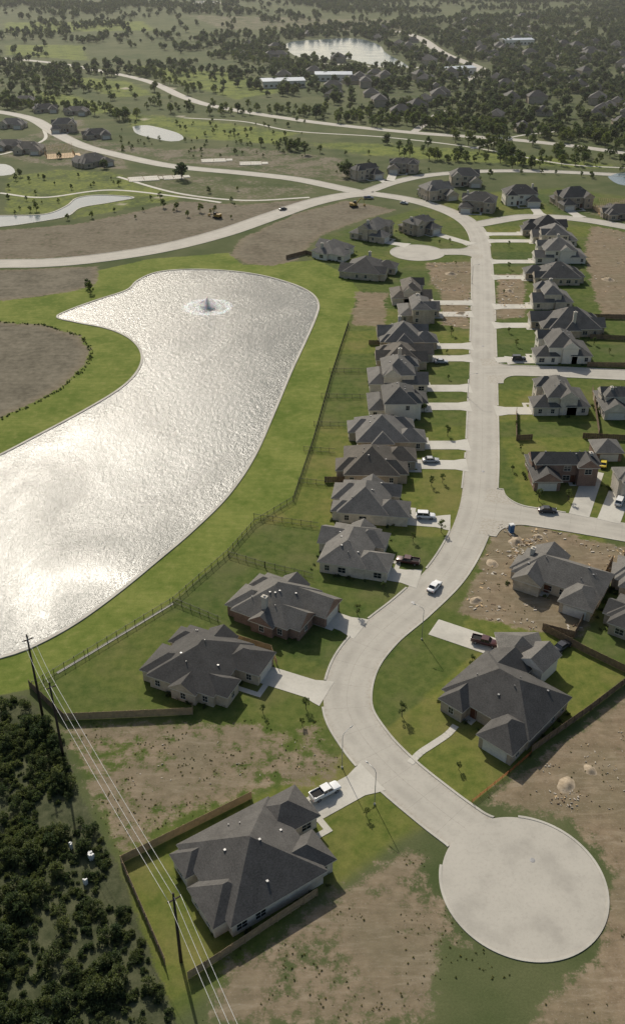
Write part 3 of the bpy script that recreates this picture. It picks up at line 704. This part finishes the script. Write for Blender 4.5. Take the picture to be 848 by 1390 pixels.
# tree belt along highway, round the houses in the west and on the golf course
pts, sc = [], []
def belt(a, b, n, w, s0=.6, s1=1.1):
    A_, B_ = np.array(G(*a)), np.array(G(*b))
    for _ in range(n):
        t = random.random(); p = A_+(B_-A_)*t+np.random.randn(2)*w; pts.append(tuple(p)); sc.append(random.uniform(s0, s1))
belt((180, 95), (290, 130), 50, 8); belt((300, 150), (560, 168), 70, 10); belt((560, 172), (848, 196), 130, 14, .8, 1.3); belt((0, 140), (120, 150), 50, 10); belt((150, 130), (270, 155), 24, 14); belt((360, 200), (430, 208), 12, 6); belt((440, 165), (520, 168), 30, 12)
belt((140, 150), (180, 165), 12, 6, .8, 1.3); belt((700, 225), (848, 212), 40, 12); belt((620, 212), (700, 235), 10, 8); belt((550, 205), (640, 222), 18, 10); belt((0, 112), (160, 122), 50, 12); belt((280, 75), (430, 95), 60, 16); belt((640, 190), (690, 215), 20, 6, .9, 1.3)
for _ in range(95): pts.append(G(random.uniform(160, 420), random.uniform(165, 215))); sc.append(random.uniform(.2, .55))
for _ in range(45): pts.append(G(random.uniform(0, 330), random.uniform(236, 300))); sc.append(random.uniform(.2, .45))
for _ in range(28): pts.append(G(random.uniform(430, 848), random.uniform(205, 245))); sc.append(random.uniform(.25, .5))
for p in ((90, 293), (125, 296), (50, 287), (22, 245), (40, 247), (28, 240), (60, 244), (168, 165), (155, 160), (272, 288), (283, 262), (120, 392), (123, 398), (240, 285), (222, 282), (218, 270), (500, 210)): pts.append(G(*p)); sc.append(random.uniform(.4, .65))
ok = clear(pts, 2, 2); scatter('golf_course_trees', np.array(pts)[ok], np.array(sc)[ok], C_mid)
# scrub thicket
pts, sc = [], []; pl = np.array(GP([(-260, 940)]+SCRUB[1:8]+[(-260, 1420)])); lo, hi = pl.min(0), pl.max(0)
cand = np.random.rand(11000, 2)*(hi-lo)+lo; cand = cand[sdf(pl, cand[:, 0], cand[:, 1]) > .5]
for x, y in cand:
    v = nz(x, y, .12); 
    if random.random() < .5+v*1.2: pts.append((x, y)); sc.append(random.uniform(.3, .8)*(1+.5*max(0, v)))
scatter('scrub_thicket', pts, sc, C_scr); print('scrub', len(pts))
# low hedge on peninsula + weeds
pts, sc = [], []
for a, b in zip([(0, 437), (60, 441), (112, 457), (125, 478), (118, 498), (80, 530), (40, 552)], [(60, 441), (112, 457), (125, 478), (118, 498), (80, 530), (40, 552), (0, 569)]):
    A_, B_ = np.array(G(*a)), np.array(G(*b))
    for _ in range(int(np.linalg.norm(A_-B_)*2.2)): pts.append(tuple(A_+(B_-A_)*random.random()+np.random.randn(2)*.35)); sc.append(random.uniform(.4, 1.0))
scatter('low_hedge', pts, sc, C_shr)
pts, sc = [], []
for k, n in ((11, 700), (12, 450), (13, 300), (10, 120), (7, 100), (8, 150)):
    pl = np.array(GP(D[k][2])); lo, hi = pl.min(0), pl.max(0); hi = np.minimum(hi, lo+140)
    c_ = np.random.rand(n*3, 2)*(hi-lo)+lo; c_ = c_[sdf(pl, c_[:, 0], c_[:, 1]) > 0][:n]
    for x, y in c_:
        if nz(x, y, .15, 2) > -.05 and not on_drive((x, y)): pts.append((x, y)); sc.append(random.uniform(.1, .5))
ok = clear(pts, .6, 1); scatter('weeds', np.array(pts)[ok], np.array(sc)[ok], C_weed)
# individual garden trees
YT = [tree_mesh(400+i, 3.8, 1.1, 380, .16, 'leaf', .3, 12) for i in range(4)]
tp = [(485, 835), (492, 858), (520, 800), (497, 1108), (545, 972), (648, 950), (622, 1045), (415, 962), (357, 968), (548, 810), (610, 600), (600, 655), (585, 660), (607, 592), (608, 515), (612, 548), (603, 482), (612, 455), (606, 480), (560, 735), (598, 722), (700, 470), (690, 452), (683, 400), (688, 560), (706, 612), (695, 640), (730, 680), (640, 905), (630, 860), (410, 985), (620, 700), (690, 335), (690, 365), (700, 318), (610, 330), (596, 332), (618, 360), (588, 700), (545, 848), (770, 680), (700, 580), (812, 560), (826, 480), (805, 468), (676, 1010), (575, 560), (645, 925)]
for i, p in enumerate(tp):
    X, Y = G(*p)
    if on_road((X, Y), None, .5) or on_drive((X, Y)) or any(math.hypot(X-a, Y-b) < c_-2.5 for a, b, c_ in HOUSES): continue
    o = mk('young_tree', YT[i % 4], loc=(X, Y, 0), rot=i*1.3); s = random.uniform(.45, .95); o.scale = (s, s, s)
# foundation shrubs by the houses
pts, sc = [], []
for (X, Y, ca, sa, hw_, hd_, tv) in LOTS:
    w_, d_ = hw_-2.6, hd_-13
    for _ in range(26):
        s = random.choice([0, 1, 2, 3]); t = random.uniform(-1, 1)
        lx, ly = ((t*w_, -d_+3.4), (w_+.9, t*(d_-2)), (t*w_, d_-1.2+1), (-w_-.7, t*(d_-3)))[s]
        p = (X+lx*ca-ly*sa, Y+lx*sa+ly*ca)
        if not on_drive(p, -.8): pts.append(p); sc.append(random.uniform(.7, 1.5))
scatter('foundation_shrubs', pts, sc, C_shr)

# ------------------------------------------------------------------ fences
def wood_fence(px, h=1.8, mat='wood', bw=.28):
    mb = MB(); P_ = GP(px); k = 0
    for a, b in zip(P_[:-1], P_[1:]):
        a, b = np.array(a), np.array(b); L = np.linalg.norm(b-a); u = (b-a)/L; n = max(1, int(L/bw))
        nn = np.array([-u[1], u[0]])
        for i in range(n):
            p0, p1 = a+u*L*i/n, a+u*L*(i+.93)/n; k += 1; mb.obox(p0, p1, .03, .03, h+random.uniform(-.03, .03))
        for z in (.4, 1.4): mb.obox(a+nn*.05, b+nn*.05, .06, z, z+.09)
        for i in range(int(L/2.4)+1): q = a+u*min(L, i*2.4)+nn*.09; mb.obox(q-u*.05, q+u*.05, .1, 0, h-.05)
    mb.obj('wooden_fence', [mat])
WF = [([(225, 1310), (198, 1248), (165, 1172), (250, 1130), (342, 1084)], 'wood_new'), ([(430, 1216), (370, 1255), (300, 1302), (255, 1330)], 'wood_new'),
 ([(88, 978), (180, 974), (262, 970), (262, 963)], 'wood_new'), ([(40, 932), (88, 978)], 'wood'), ([(320, 870), (368, 885), (376, 905)], 'wood_new'),
 ([(735, 855), (790, 885), (852, 915)], 'wood'), ([(852, 925), (800, 965), (720, 1022)], 'wood'), ([(830, 762), (806, 810), (778, 866), (735, 855)], 'wood'), ([(700, 560), (700, 598), (722, 597)], 'wood'), ([(790, 595), (848, 598)], 'wood'), ([(803, 530), (812, 590)], 'wood'),
 ([(800, 460), (848, 462), (900, 463)], 'wood'), ([(796, 498), (860, 499)], 'wood'), ([(560, 470), (500, 468)], 'wood'), ([(440, 352), (415, 345), (388, 352)], 'wood'), ([(450, 690), (462, 668)], 'wood'), ([(855, 740), (845, 760)], 'wood'),
 ([(796, 432), (848, 433)], 'wood'), ([(470, 655), (440, 655)], 'wood')]
for p, mt in WF: wood_fence(p, 1.8, mt, .28 if p[0][1] > 700 else .6)
def iron_fence(px, h=1.5):
    mb = MB(); P_ = GP(px)
    for a, b in zip(P_[:-1], P_[1:]):
        a, b = np.array(a), np.array(b); L = np.linalg.norm(b-a); u = (b-a)/L
        for z in (.2, h-.15): mb.obox(a, b, .05, z, z+.06)
        for i in range(int(L/.3)): q = a+u*i*.3; mb.obox(q-u*.015, q+u*.015, .03, .05, h)
        for i in range(int(L/2.4)+1): q = a+u*min(L, i*2.4); mb.obox(q-u*.05, q+u*.05, .1, 0, h+.12)
    mb.obj('iron_fence', ['iron'])
iron_fence([(45, 933), (120, 888), (235, 818), (310, 752), (345, 712), (398, 680), (425, 600), (450, 510), (473, 440)])
iron_fence([(235, 818), (300, 845)]); iron_fence([(310, 755), (360, 770), (425, 785)]); iron_fence([(345, 704), (432, 716)]); iron_fence([(405, 655), (450, 660)]); iron_fence([(412, 612), (455, 615)]); iron_fence([(426, 578), (470, 579)]); iron_fence([(436, 540), (495, 541)]); iron_fence([(447, 505), (497, 506)])
# orange construction netting
mb = MB(); P_ = GP([(720, 1024), (690, 1050), (640, 1090)])
for a, b in zip(P_[:-1], P_[1:]):
    for z in np.arange(.15, .8, .2): mb.obox(a, b, .03, z, z+.05)
    for t in np.linspace(0, 1, 6): q = (a[0]+(b[0]-a[0])*t, a[1]+(b[1]-a[1])*t); mb.obox(q, (q[0]+.06, q[1]), .06, 0, 1.0)
mb.obj('safety_fence', [simple('orange_plastic', (.45, .14, .05), None, 3, .6)])

# ------------------------------------------------------------------ poles & wires
def upole(px, h, ang):
    X, Y = G(*px); e = mk('utility_pole', None, loc=(X, Y, 0), rot=ang)
    mb = MB(); mb.tube([(0, 0, -.2), (0, 0, h*.5), (0, 0, h)], [.26, .21, .15], 10); mb.obj('pole', ['pole'], e, True)
    mb = MB(); mb.box(-1.0, 1.0, -.32, -.16, h-1.0, h-.85); mb.obj('crossarm', ['pole'], e)
    mb = MB()
    for x in (-.9, 0, .9): mb.tube([(x, -.24, h-.85), (x, -.24, h-.6)], [.07, .04], 6)
    mb.obj('insulators', ['galv'], e)
    def tip(x): return Vector((X+x*math.cos(ang)+.24*math.sin(ang), Y+x*math.sin(ang)-.24*math.cos(ang), h-.6))
    return [tip(-.9), tip(0), tip(.9)]
PA = [((58, 970), 19), ((86, 1025), 17), ((246, 1305), 15), ((372, 1600), 14)]
g0, g1 = G(*PA[0][0]), G(*PA[2][0]); ang = math.atan2(g1[1]-g0[1], g1[0]-g0[0])+math.pi/2
tips = [upole(p, h, ang) for p, h in PA]
def wire(a, b, sag, r=.03):
    mb = MB(); pts_ = [a.lerp(b, t)-Vector((0, 0, 4*sag*t*(1-t))) for t in np.linspace(0, 1, 25)]
    mb.tube(pts_, [r]*25, 5); return mb
for i in range(3):
    for j in range(3): wire(tips[i][j], tips[i+1][j], .6).obj('power_line', ['wire'], None, True)

def street_lamp(px, ang, h=8.5):
    X, Y = G(*px); e = mk('street_lamp', None, loc=(X, Y, 0), rot=ang)
    mb = MB(); mb.tube([(0, 0, 0), (0, 0, h*.6), (0, 0, h-.5), (.35, 0, h), (1.9, 0, h+.25)], [.08, .06, .05, .045, .03], 8); mb.obj('pole', ['galv'], e, True)
    mb = MB(); mb.tube([(1.8, 0, h+.2), (2.1, 0, h+.2), (2.6, 0, h+.18)], [.07, .12, .05], 8); mb.obj('lamp_head', ['galv'], e, True)
    mb = MB(); mb.tube([(0, 0, 0), (0, 0, .3)], [.2, .18], 10); mb.obj('base', ['kerb'], e)
for p, a in (((464, 1042), .8), ((572, 868), 2.6), ((634, 540), 0), ((640, 385), 0), ((508, 1092), 2.3)):
    street_lamp(p, a, 8)

# ------------------------------------------------------------------ vehicles
PC = {'white': paint('white_car_paint', (.75, .75, .74)), 'dark': paint('dark_car_paint', (.03, .03, .035)), 'maroon': paint('maroon_car_paint', (.07, .02, .02)), 'silver': paint('silver_car_paint', (.4, .41, .42)), 'yellow': paint('yellow_car_paint', (.65, .5, .05)), 'blue': paint('blue_car_paint', (.05, .08, .16))}
def loft(mb, st, mi=0):
    i0 = len(mb.v)
    for x, w, z0, z1 in st:
        r = min(.14, (z1-z0)*.3)
        mb.v += [(x, -w*.93, z0), (x, -w, z0+r), (x, -w, z1-r), (x, -w*.86, z1), (x, w*.86, z1), (x, w, z1-r), (x, w, z0+r), (x, w*.93, z0)]
    for k in range(len(st)-1):
        for j in range(8): mb.f.append((i0+k*8+j, i0+k*8+(j+1) % 8, i0+(k+1)*8+(j+1) % 8, i0+(k+1)*8+j)[::-1]); mb.mi.append(mi)
    mb.f.append(tuple(i0+j for j in range(8))); mb.mi.append(mi); mb.f.append(tuple(i0+(len(st)-1)*8+7-j for j in range(8))); mb.mi.append(mi)
def vehicle(px, ang, col, kind='car'):
    X, Y = G(*px); z = .07; nm = {'car': 'parked_car', 'truck': 'pickup_truck', 'suv': 'parked_suv'}[kind]
    e = mk(nm, None, loc=(X, Y, z), rot=math.radians(ang)); pm = PC[col]
    body, gl, rf = MB(), MB(), MB()
    if kind == 'truck':
        loft(body, [(-2.75, .85, .5, .95), (-2.6, .95, .42, 1.02), (-.7, .96, .4, 1.04), (1.2, .96, .4, 1.06), (2.4, .94, .42, 1.0), (2.75, .82, .5, .85)])
        c = [(-.75, .95, .85), (-.62, 1.62, .72), (.75, 1.62, .72), (1.35, 1.0, .85)]
        body.box(-2.68, -.75, -.93, -.8, .9, 1.28); body.box(-2.68, -.75, .8, .93, .9, 1.28); body.box(-2.74, -2.62, -.93, .93, .9, 1.27); L = 2.75; wx = 1.75
        dk = MB(); dk.box(-2.6, -.78, -.79, .79, 1.03, 1.06); dk.obj('load_bed', ['tyre'], e)
    elif kind == 'suv':
        loft(body, [(-2.35, .84, .45, 1.0), (-2.2, .93, .38, 1.08), (1.0, .93, .36, 1.08), (2.1, .92, .38, .98), (2.4, .8, .45, .8)])
        c = [(-2.25, 1.0, .84), (-1.95, 1.75, .72), (.5, 1.75, .72), (1.15, 1.0, .84)]; L = 2.35; wx = 1.45
    else:
        loft(body, [(-2.3, .76, .4, .82), (-2.1, .88, .3, .92), (-1.3, .9, .28, .96), (1.0, .9, .28, .93), (2.0, .87, .3, .82), (2.3, .74, .38, .66)])
        c = [(-1.65, .9, .8), (-1.0, 1.4, .66), (.35, 1.4, .66), (1.15, .88, .8)]; L = 2.3; wx = 1.4
    (xa, za, wa), (xb, zb, wb_), (xc, zc, wc), (xd, zd, wd) = c
    gl.face([(xa, -wa, za), (xb, -wb_, zb), (xb, wb_, zb), (xa, wa, za)][::-1]); gl.face([(xd, -wd, zd), (xd, wd, zd), (xc, wc, zc), (xc, -wc, zc)])
    for s in (-1, 1): gl.face([(xa, s*wa, za), (xd, s*wd, zd), (xc, s*wc, zc), (xb, s*wb_, zb)][::s*-1])
    rf.box(xb-.05, xc+.05, -wb_-.03, wb_+.03, zb-.01, zb+.06)
    for s in (-1, 1):
        for (p, q) in ((c[0], c[1]), (c[3], c[2])): rf.tube([(p[0], s*p[2], p[1]), (q[0], s*q[2], q[1])], [.05, .045], 5)
        xm = (xb+xc)/2; rf.tube([(xm, s*(wa+.0), za), (xm, s*(wb_+.01), zb)], [.05, .045], 5)
    bo = body.obj('body', [pm], e, True); bv = bo.modifiers.new('bev', 'BEVEL'); bv.width = .03; bv.segments = 2; bv.limit_method = 'ANGLE'
    gl.obj('windows', ['glass'], e); rf.obj('cabin_roof', [pm], e)
    r = .37 if kind != 'car' else .32; k = 1
    for x in (-wx, wx):
        for s in (-1, 1):
            w_ = MB(); yy = s*.84
            for (r1, y1, mi) in ((r, .12, 0), (r*.6, .135, 1)):
                i0 = len(w_.v); n = 16
                for sy in (-y1, y1): w_.v += [(x+r1*math.cos(2*math.pi*j/n), yy+sy, r+r1*math.sin(2*math.pi*j/n)) for j in range(n)]
                for j in range(n): w_.f.append((i0+j, i0+(j+1) % n, i0+n+(j+1) % n, i0+n+j)); w_.mi.append(mi)
                w_.f.append(tuple(i0+n+j for j in range(n))[::-1]); w_.mi.append(mi); w_.f.append(tuple(i0+j for j in range(n))); w_.mi.append(mi)
            w_.obj('wheel_%d' % k, ['tyre', 'hub'], e); k += 1
    lb = MB()
    for s in (-1, 1):
        a_, b2 = sorted((s*.5, s*.78)); lb.box(L-.14, L+.0, a_, b2, .62, .76, 0); lb.box(-L-.01, -L+.14, a_, b2, .66, .84, 1)
    lb.obj('lights', ['lamp_w', 'lamp_r'], e)
    bp = MB(); bp.box(L-.1, L+.07, -.78, .78, .36, .52); bp.box(-L-.07, -L+.1, -.78, .78, .38, .54); bp.obj('bumpers', ['tyre' if kind == 'car' else 'hub'], e)
for v in (((441, 1078), 33, 'white', 'truck'), ((657, 874), -22, 'maroon', 'truck'), ((589, 799), 57, 'white', 'car'), ((577, 703), -5, 'white', 'suv'), ((553, 764), 164, 'maroon', 'truck'), ((584, 627), 0, 'silver', 'car'),
          ((742, 695), -4, 'dark', 'car'), ((840, 683), 62, 'white', 'suv'), ((818, 632), 70, 'yellow', 'car'), ((384, 285), 40, 'dark', 'car'), ((500, 270), 0, 'blue', 'truck'), ((548, 277), -30, 'silver', 'car'), ((762, 880), 40, 'dark', 'car'),
          ((690, 190), 0, 'white', 'suv'), ((300, 147), -10, 'white', 'car'), ((598, 493), 0, 'silver', 'car'), ((703, 489), 0, 'dark', 'suv'), ((475, 238), 20, 'silver', 'car')): vehicle(*v)

# portable toilet
X, Y = G(693, 722); e = mk('portable_toilet', None, loc=(X, Y, 0), rot=.3); mb = MB(); mb.box(-.55, .55, -.55, .55, .08, 2.1); mb.box(-.4, .4, -.59, -.552, .2, 2.0); mb.obj('cabin', ['plastic_blue'], e)
mb = MB(); mb.box(-.6, .6, -.6, .6, 2.1, 2.2); mb.box(-.45, .45, -.45, .45, 2.2, 2.32); mb.box(-.6, .6, -.62, .6, 0, .08); mb.obj('roof', ['lamp_w'], e)
# excavators
def excavator(px, ang):
    X, Y = G(*px); e = mk('excavator', None, loc=(X, Y, 0), rot=ang)
    mb = MB(); mb.box(-2, 2, -1.4, -.8, 0, .8); mb.box(-2, 2, .8, 1.4, 0, .8); mb.obj('tracks', ['tyre'], e)
    mb = MB(); mb.box(-2, 1.4, -1.3, 1.3, .95, 1.8); mb.box(-2.2, -.9, -1.2, 1.2, 1.8, 2.3); mb.box(-.6, .6, -.6, .6, .75, .96); mb.obj('body', ['yellow'], e)
    mb = MB(); mb.box(.1, 1.5, .25, 1.25, 1.82, 3.0); mb.obj('cab', ['glass'], e)
    mb = MB(); mb.tube([(1.2, -.3, 1.6), (3.4, -.3, 4.2), (5.2, -.3, 3.8), (5.8, -.3, 1.2)], [.3, .28, .22, .15], 6); mb.box(5.3, 6.3, -.8, .2, .3, 1.2); mb.obj('boom', ['yellow'], e)
excavator((295, 296), 2.5); excavator((480, 281), .3)
# fountain: low plume and a ring of disturbed water
X, Y = G(282, 417); e = mk('fountain', None, loc=(X, Y, .05)); R = random.Random(3)
mb = MB(); mb.tube([(0, 0, 0), (0, 0, .25)], [.9, .7], 14); mb.obj('float', ['foam'], e)
mb = MB()
for _ in range(80):
    th = R.random()*6.28; rr = R.choice([.8, 2.6, 3.8])*R.uniform(.8, 1.1); hh = R.uniform(2.6, 3.8) if rr < 2 else R.uniform(1.6, 2.6); pp = []
    for t in np.linspace(0, 1, 9): pp.append((math.cos(th)*rr*t, math.sin(th)*rr*t, .3+hh*4*t*(1-t)*.98))
    mb.tube(pp, [.02, .025, .03, .035, .04, .04, .035, .03, .02], 4)
for _ in range(1500):
    th = R.random()*6.28; rr = abs(R.gauss(0, 2.0)); z = abs(R.gauss(0, 1.1))*max(0, 1-rr/6); s = R.uniform(.025, .07); c_ = (rr*math.cos(th), rr*math.sin(th), z)
    mb.box(c_[0]-s, c_[0]+s, c_[1]-s, c_[1]+s, c_[2], c_[2]+2*s)
mb.obj('spray', ['foam'], e)
mb = MB()
for _ in range(3200):
    th = R.random()*6.28; u_ = R.random(); rr = R.uniform(1, 9.5) if u_ < .6 else R.gauss(8.4, .7); s = R.uniform(.04, .15)
    mb.face([(rr*math.cos(th)+s*math.cos(k*1.57+th)*1.8, rr*math.sin(th)+s*math.sin(k*1.57+th), .012+.0001*(_ % 40)) for k in range(4)])
mb.obj('foam', ['foam'], e)

# construction rubble & stacks
mb = MB(); R = random.Random(8)
def debris(poly, n, s0, s1):
    pl = np.array(GP(poly)); lo, hi = pl.min(0), pl.max(0)
    for _ in range(n):
        x, y = R.uniform(lo[0], hi[0]), R.uniform(lo[1], hi[1])
        if sdf(pl, np.array([x]), np.array([y]))[0] < 0 or nz(x, y, .2, 6) < -.05: continue
        if any(math.hypot(x-a, y-b) < c_-2 for a, b, c_ in HOUSES): continue
        L = R.uniform(s0, s1); t = R.random()*3.14; mb.obox((x, y), (x+L*math.cos(t), y+L*math.sin(t)), R.uniform(.15, .5)*L, 0, R.uniform(.04, .2), R.choice([0, 0, 0, 1, 2]))
debris(D[10][2], 750, .12, .9); debris(D[7][2], 450, .25, 1.3); debris(D[9][2], 380, .25, 1.3); debris([(745, 1050), (790, 1050), (785, 1100), (745, 1095)], 130, .12, .5); debris(D[8][2], 350, .3, 1.3); debris([(150, 1010), (420, 1000), (440, 1050), (200, 1100)], 120, .1, .35); debris([(700, 1060), (848, 980), (848, 1100), (780, 1110)], 320, .08, .4)
debris([(700, 720), (740, 722), (700, 760), (670, 750)], 320, .2, 1.1)
mb.obj('construction_debris', ['rubble', 'lumber', 'wood'])
# low spoil heaps on the building lots
def heap(px, r, h, seed):
    X, Y = G(*px); mb = MB(); n, k = 22, 6; R = random.Random(seed); v = []
    for j in range(k+1):
        for i in range(n):
            t = 2*math.pi*i/n; rr = r*j/k*(1+.25*mnoise.noise(Vector((math.cos(t)*1.3+seed, math.sin(t)*1.3, .3)))); z = h*(math.cos(math.pi*j/k)*.5+.5)*(1+.3*mnoise.noise(Vector((rr*math.cos(t)*.9, rr*math.sin(t)*.9, seed))))-.03
            v.append((rr*math.cos(t), rr*math.sin(t)*.75, z))
    mb.v = v
    for j in range(k):
        for i in range(n): mb.f.append((j*n+i, (j+1)*n+i, (j+1)*n+(i+1) % n, j*n+(i+1) % n)); mb.mi.append(0)
    mb.obj('spoil_heap', [SP], None, True, loc=(X, Y, 0), rot=seed)
SP = simple('spoil_soil', (.4, .33, .24), (.24, .19, .13), 1.5, .95, bump=.6)
for i, (p, r, h) in enumerate((((700, 735), 2.4, .9), ((668, 765), 2.0, .6), ((730, 728), 1.5, .5), ((768, 1065), 2.2, .6), ((800, 1045), 1.6, .5), ((612, 372), 3, 1), ((625, 425), 2.6, .8), ((690, 395), 2.6, .9), ((825, 380), 3.2, 1.1), ((645, 815), 1.8, .6))): heap(p, r, h, i+1)
mb = MB()
for p, s in (((122, 1168), .5), ((97, 1152), .3), ((117, 1202), .3)):
    X, Y = G(*p)
    for _ in range(4): x, y = X+R.uniform(-s, s), Y+R.uniform(-s, s); t = R.random()*3; mb.obox((x, y), (x+s*math.cos(t), y+s*math.sin(t)), s*.6, 0, 1.1+R.random()*.2)
mb.obj('dumped_rubbish', ['lamp_w'])
# framed houses & slabs
def framed(px, w, d, rot, up=True):
    X, Y = G(*px); e = mk('house_under_construction' if up else 'foundation_slab', None, loc=(X, Y, 0), rot=math.radians(rot))
    mb = MB(); mb.box(-w/2, w/2, -d/2, d/2, 0, .25); mb.box(w/2, w/2+4, -d/4, d/3, 0, .22); mb.obj('slab', ['drive' if not up else 'lumber'], e)
    mb = MB(); h = 2.8 if up else .9
    for i in range(int(w/1)): 
        for yy in (-d/2+.1, 0, d/2-.1): mb.box(-w/2+i, -w/2+i+.1, yy, yy+.1, .25, h)
    for i in range(int(d/1)):
        for xx in (-w/2+.1, 0, w/2-.2): mb.box(xx, xx+.1, -d/2+i+.3, -d/2+i+.4, .25, h)
    if up:
        for i in range(int(w/1)):
            x = -w/2+i+.3; mb.tube([(x, -d/2, 2.9), (x, 0, 2.9+d*.3), (x, d/2, 2.9)], [.07]*3, 4)
    mb.obj('framing', ['lumber'], e)
framed((82, 212), 18, 16, 20); framed((195, 243), 18, 12, 15, False); framed((235, 241), 12, 10, 15, False); framed((290, 218), 16, 10, 10, False); framed((340, 222), 14, 10, 5, False); framed((830, 288), 16, 14, 0)
# far subdivision & commercial sheds
mb = MB(); R = random.Random(21)
for (y0, y1, n) in ((640, 1400, 260), (1400, 2500, 180)):
    for _ in range(n):
        Y = math.sqrt(R.uniform(y0*y0, y1*y1)); X = R.uniform(-.15, .5)*Y; px, py = PX(X, Y)
        if sdf(np.array(DEN, float), np.array([px]), np.array([py]))[0] < 3: continue
        if on_road((X, Y), None, 12) or any(sdf(wp, np.array([X]), np.array([Y]))[0] > -12 for wp in waterp[:1]): continue
        w, d, h = R.uniform(12, 17), R.uniform(10, 14), R.choice([3, 3, 5.6]); k = MB(); k.box(-w/2, w/2, -d/2, d/2, 0, h, 2); hip(k, -w/2, w/2, -d/2, d/2, h, .65, 'hip')
        a = R.choice([0, 1.57, .3, 1.2]); ca, sa = math.cos(a), math.sin(a); i0 = len(mb.v)
        mb.v += [(X+x*ca-y*sa, Y+x*sa+y*ca, z) for x, y, z in k.v]; mb.f += [tuple(i0+j for j in f) for f in k.f]; mb.mi += k.mi
mb.obj('distant_houses', ['roof_a', 'brick_brown', 'brick_brown'])
for p, w, d, a in (((383, 117), 40, 24, .2), ((452, 108), 36, 24, 0), ((620, 100), 34, 18, .4), ((700, 60), 40, 22, .2)):
    X, Y = G(*p); e = mk('commercial_building', None, loc=(X, Y, 0), rot=a); mb = MB(); mb.box(-w/2, w/2, -d/2, d/2, 0, 6); mb.obj('walls', ['siding'], e)
    mb = MB(); hip(mb, -w/2, w/2, -d/2, d/2, 6, .12, 'gx'); mb.obj('roof', ['metalroof', 'trim', 'siding'], e)
    mb = MB()
    for i in range(int(w/5)): mb.box(-w/2+1.5+i*5, -w/2+4+i*5, -d/2-.05, -d/2+.02, 1, 3)
    mb.obj('windows', ['glass'], e)

# ------------------------------------------------------------------ low haze layer lying over the distance (real scattering volume)
hz = bpy.data.materials.new('haze'); hz.use_nodes = True; ht = hz.node_tree; ht.nodes.clear()
ho = ht.nodes.new('ShaderNodeOutputMaterial'); hv = ht.nodes.new('ShaderNodeVolumeScatter')
hv.inputs['Color'].default_value = (.96, .97, .95, 1); hv.inputs['Density'].default_value = .00009; hv.inputs['Anisotropy'].default_value = .2
ht.links.new(hv.outputs[0], ho.inputs['Volume'])
mb = MB(); mb.box(-4500, 4500, 380, 9000, -2, 85); mb.obj('haze', [hz])

# ------------------------------------------------------------------ light, world, camera
EL, AZ = math.radians(37.5), math.radians(-19.5)
sd = Vector((math.sin(AZ)*math.cos(EL), math.cos(AZ)*math.cos(EL), math.sin(EL)))
l = bpy.data.lights.new('sun', 'SUN'); l.energy = 4.5; l.angle = math.radians(.6); l.color = (1, .93, .81)
o = bpy.data.objects.new('sun', l); S.collection.objects.link(o); o.rotation_euler = sd.to_track_quat('Z', 'Y').to_euler()
w = bpy.data.worlds.new('World'); S.world = w; w.use_nodes = True; nt = w.node_tree
sk = nt.nodes.new('ShaderNodeTexSky'); sk.sky_type = 'NISHITA'; sk.sun_disc = False; sk.sun_elevation = EL; sk.sun_rotation = AZ % (2*math.pi); sk.dust_density = 2.5
mx = nt.nodes.new('ShaderNodeMix'); mx.data_type = 'RGBA'; mx.blend_type = 'MULTIPLY'; mx.inputs[0].default_value = 1; mx.inputs[7].default_value = (1, .97, .9, 1)
nt.links.new(sk.outputs[0], mx.inputs[6])
bg = nt.nodes['Background']; nt.links.new(mx.outputs[2], bg.inputs[0]); bg.inputs[1].default_value = .11
cam = bpy.data.cameras.new('camera'); cam.sensor_fit = 'VERTICAL'; cam.sensor_height = 36; cam.lens = F/1390*36; cam.shift_y = -45/1390; cam.clip_start = 1; cam.clip_end = 30000
co = bpy.data.objects.new('camera', cam); S.collection.objects.link(co); co.location = (0, 0, H); co.rotation_euler = (math.pi/2-PITCH, 0, 0); S.camera = co
S.view_settings.view_transform = 'Standard'; S.view_settings.look = 'None'; S.view_settings.exposure = 0
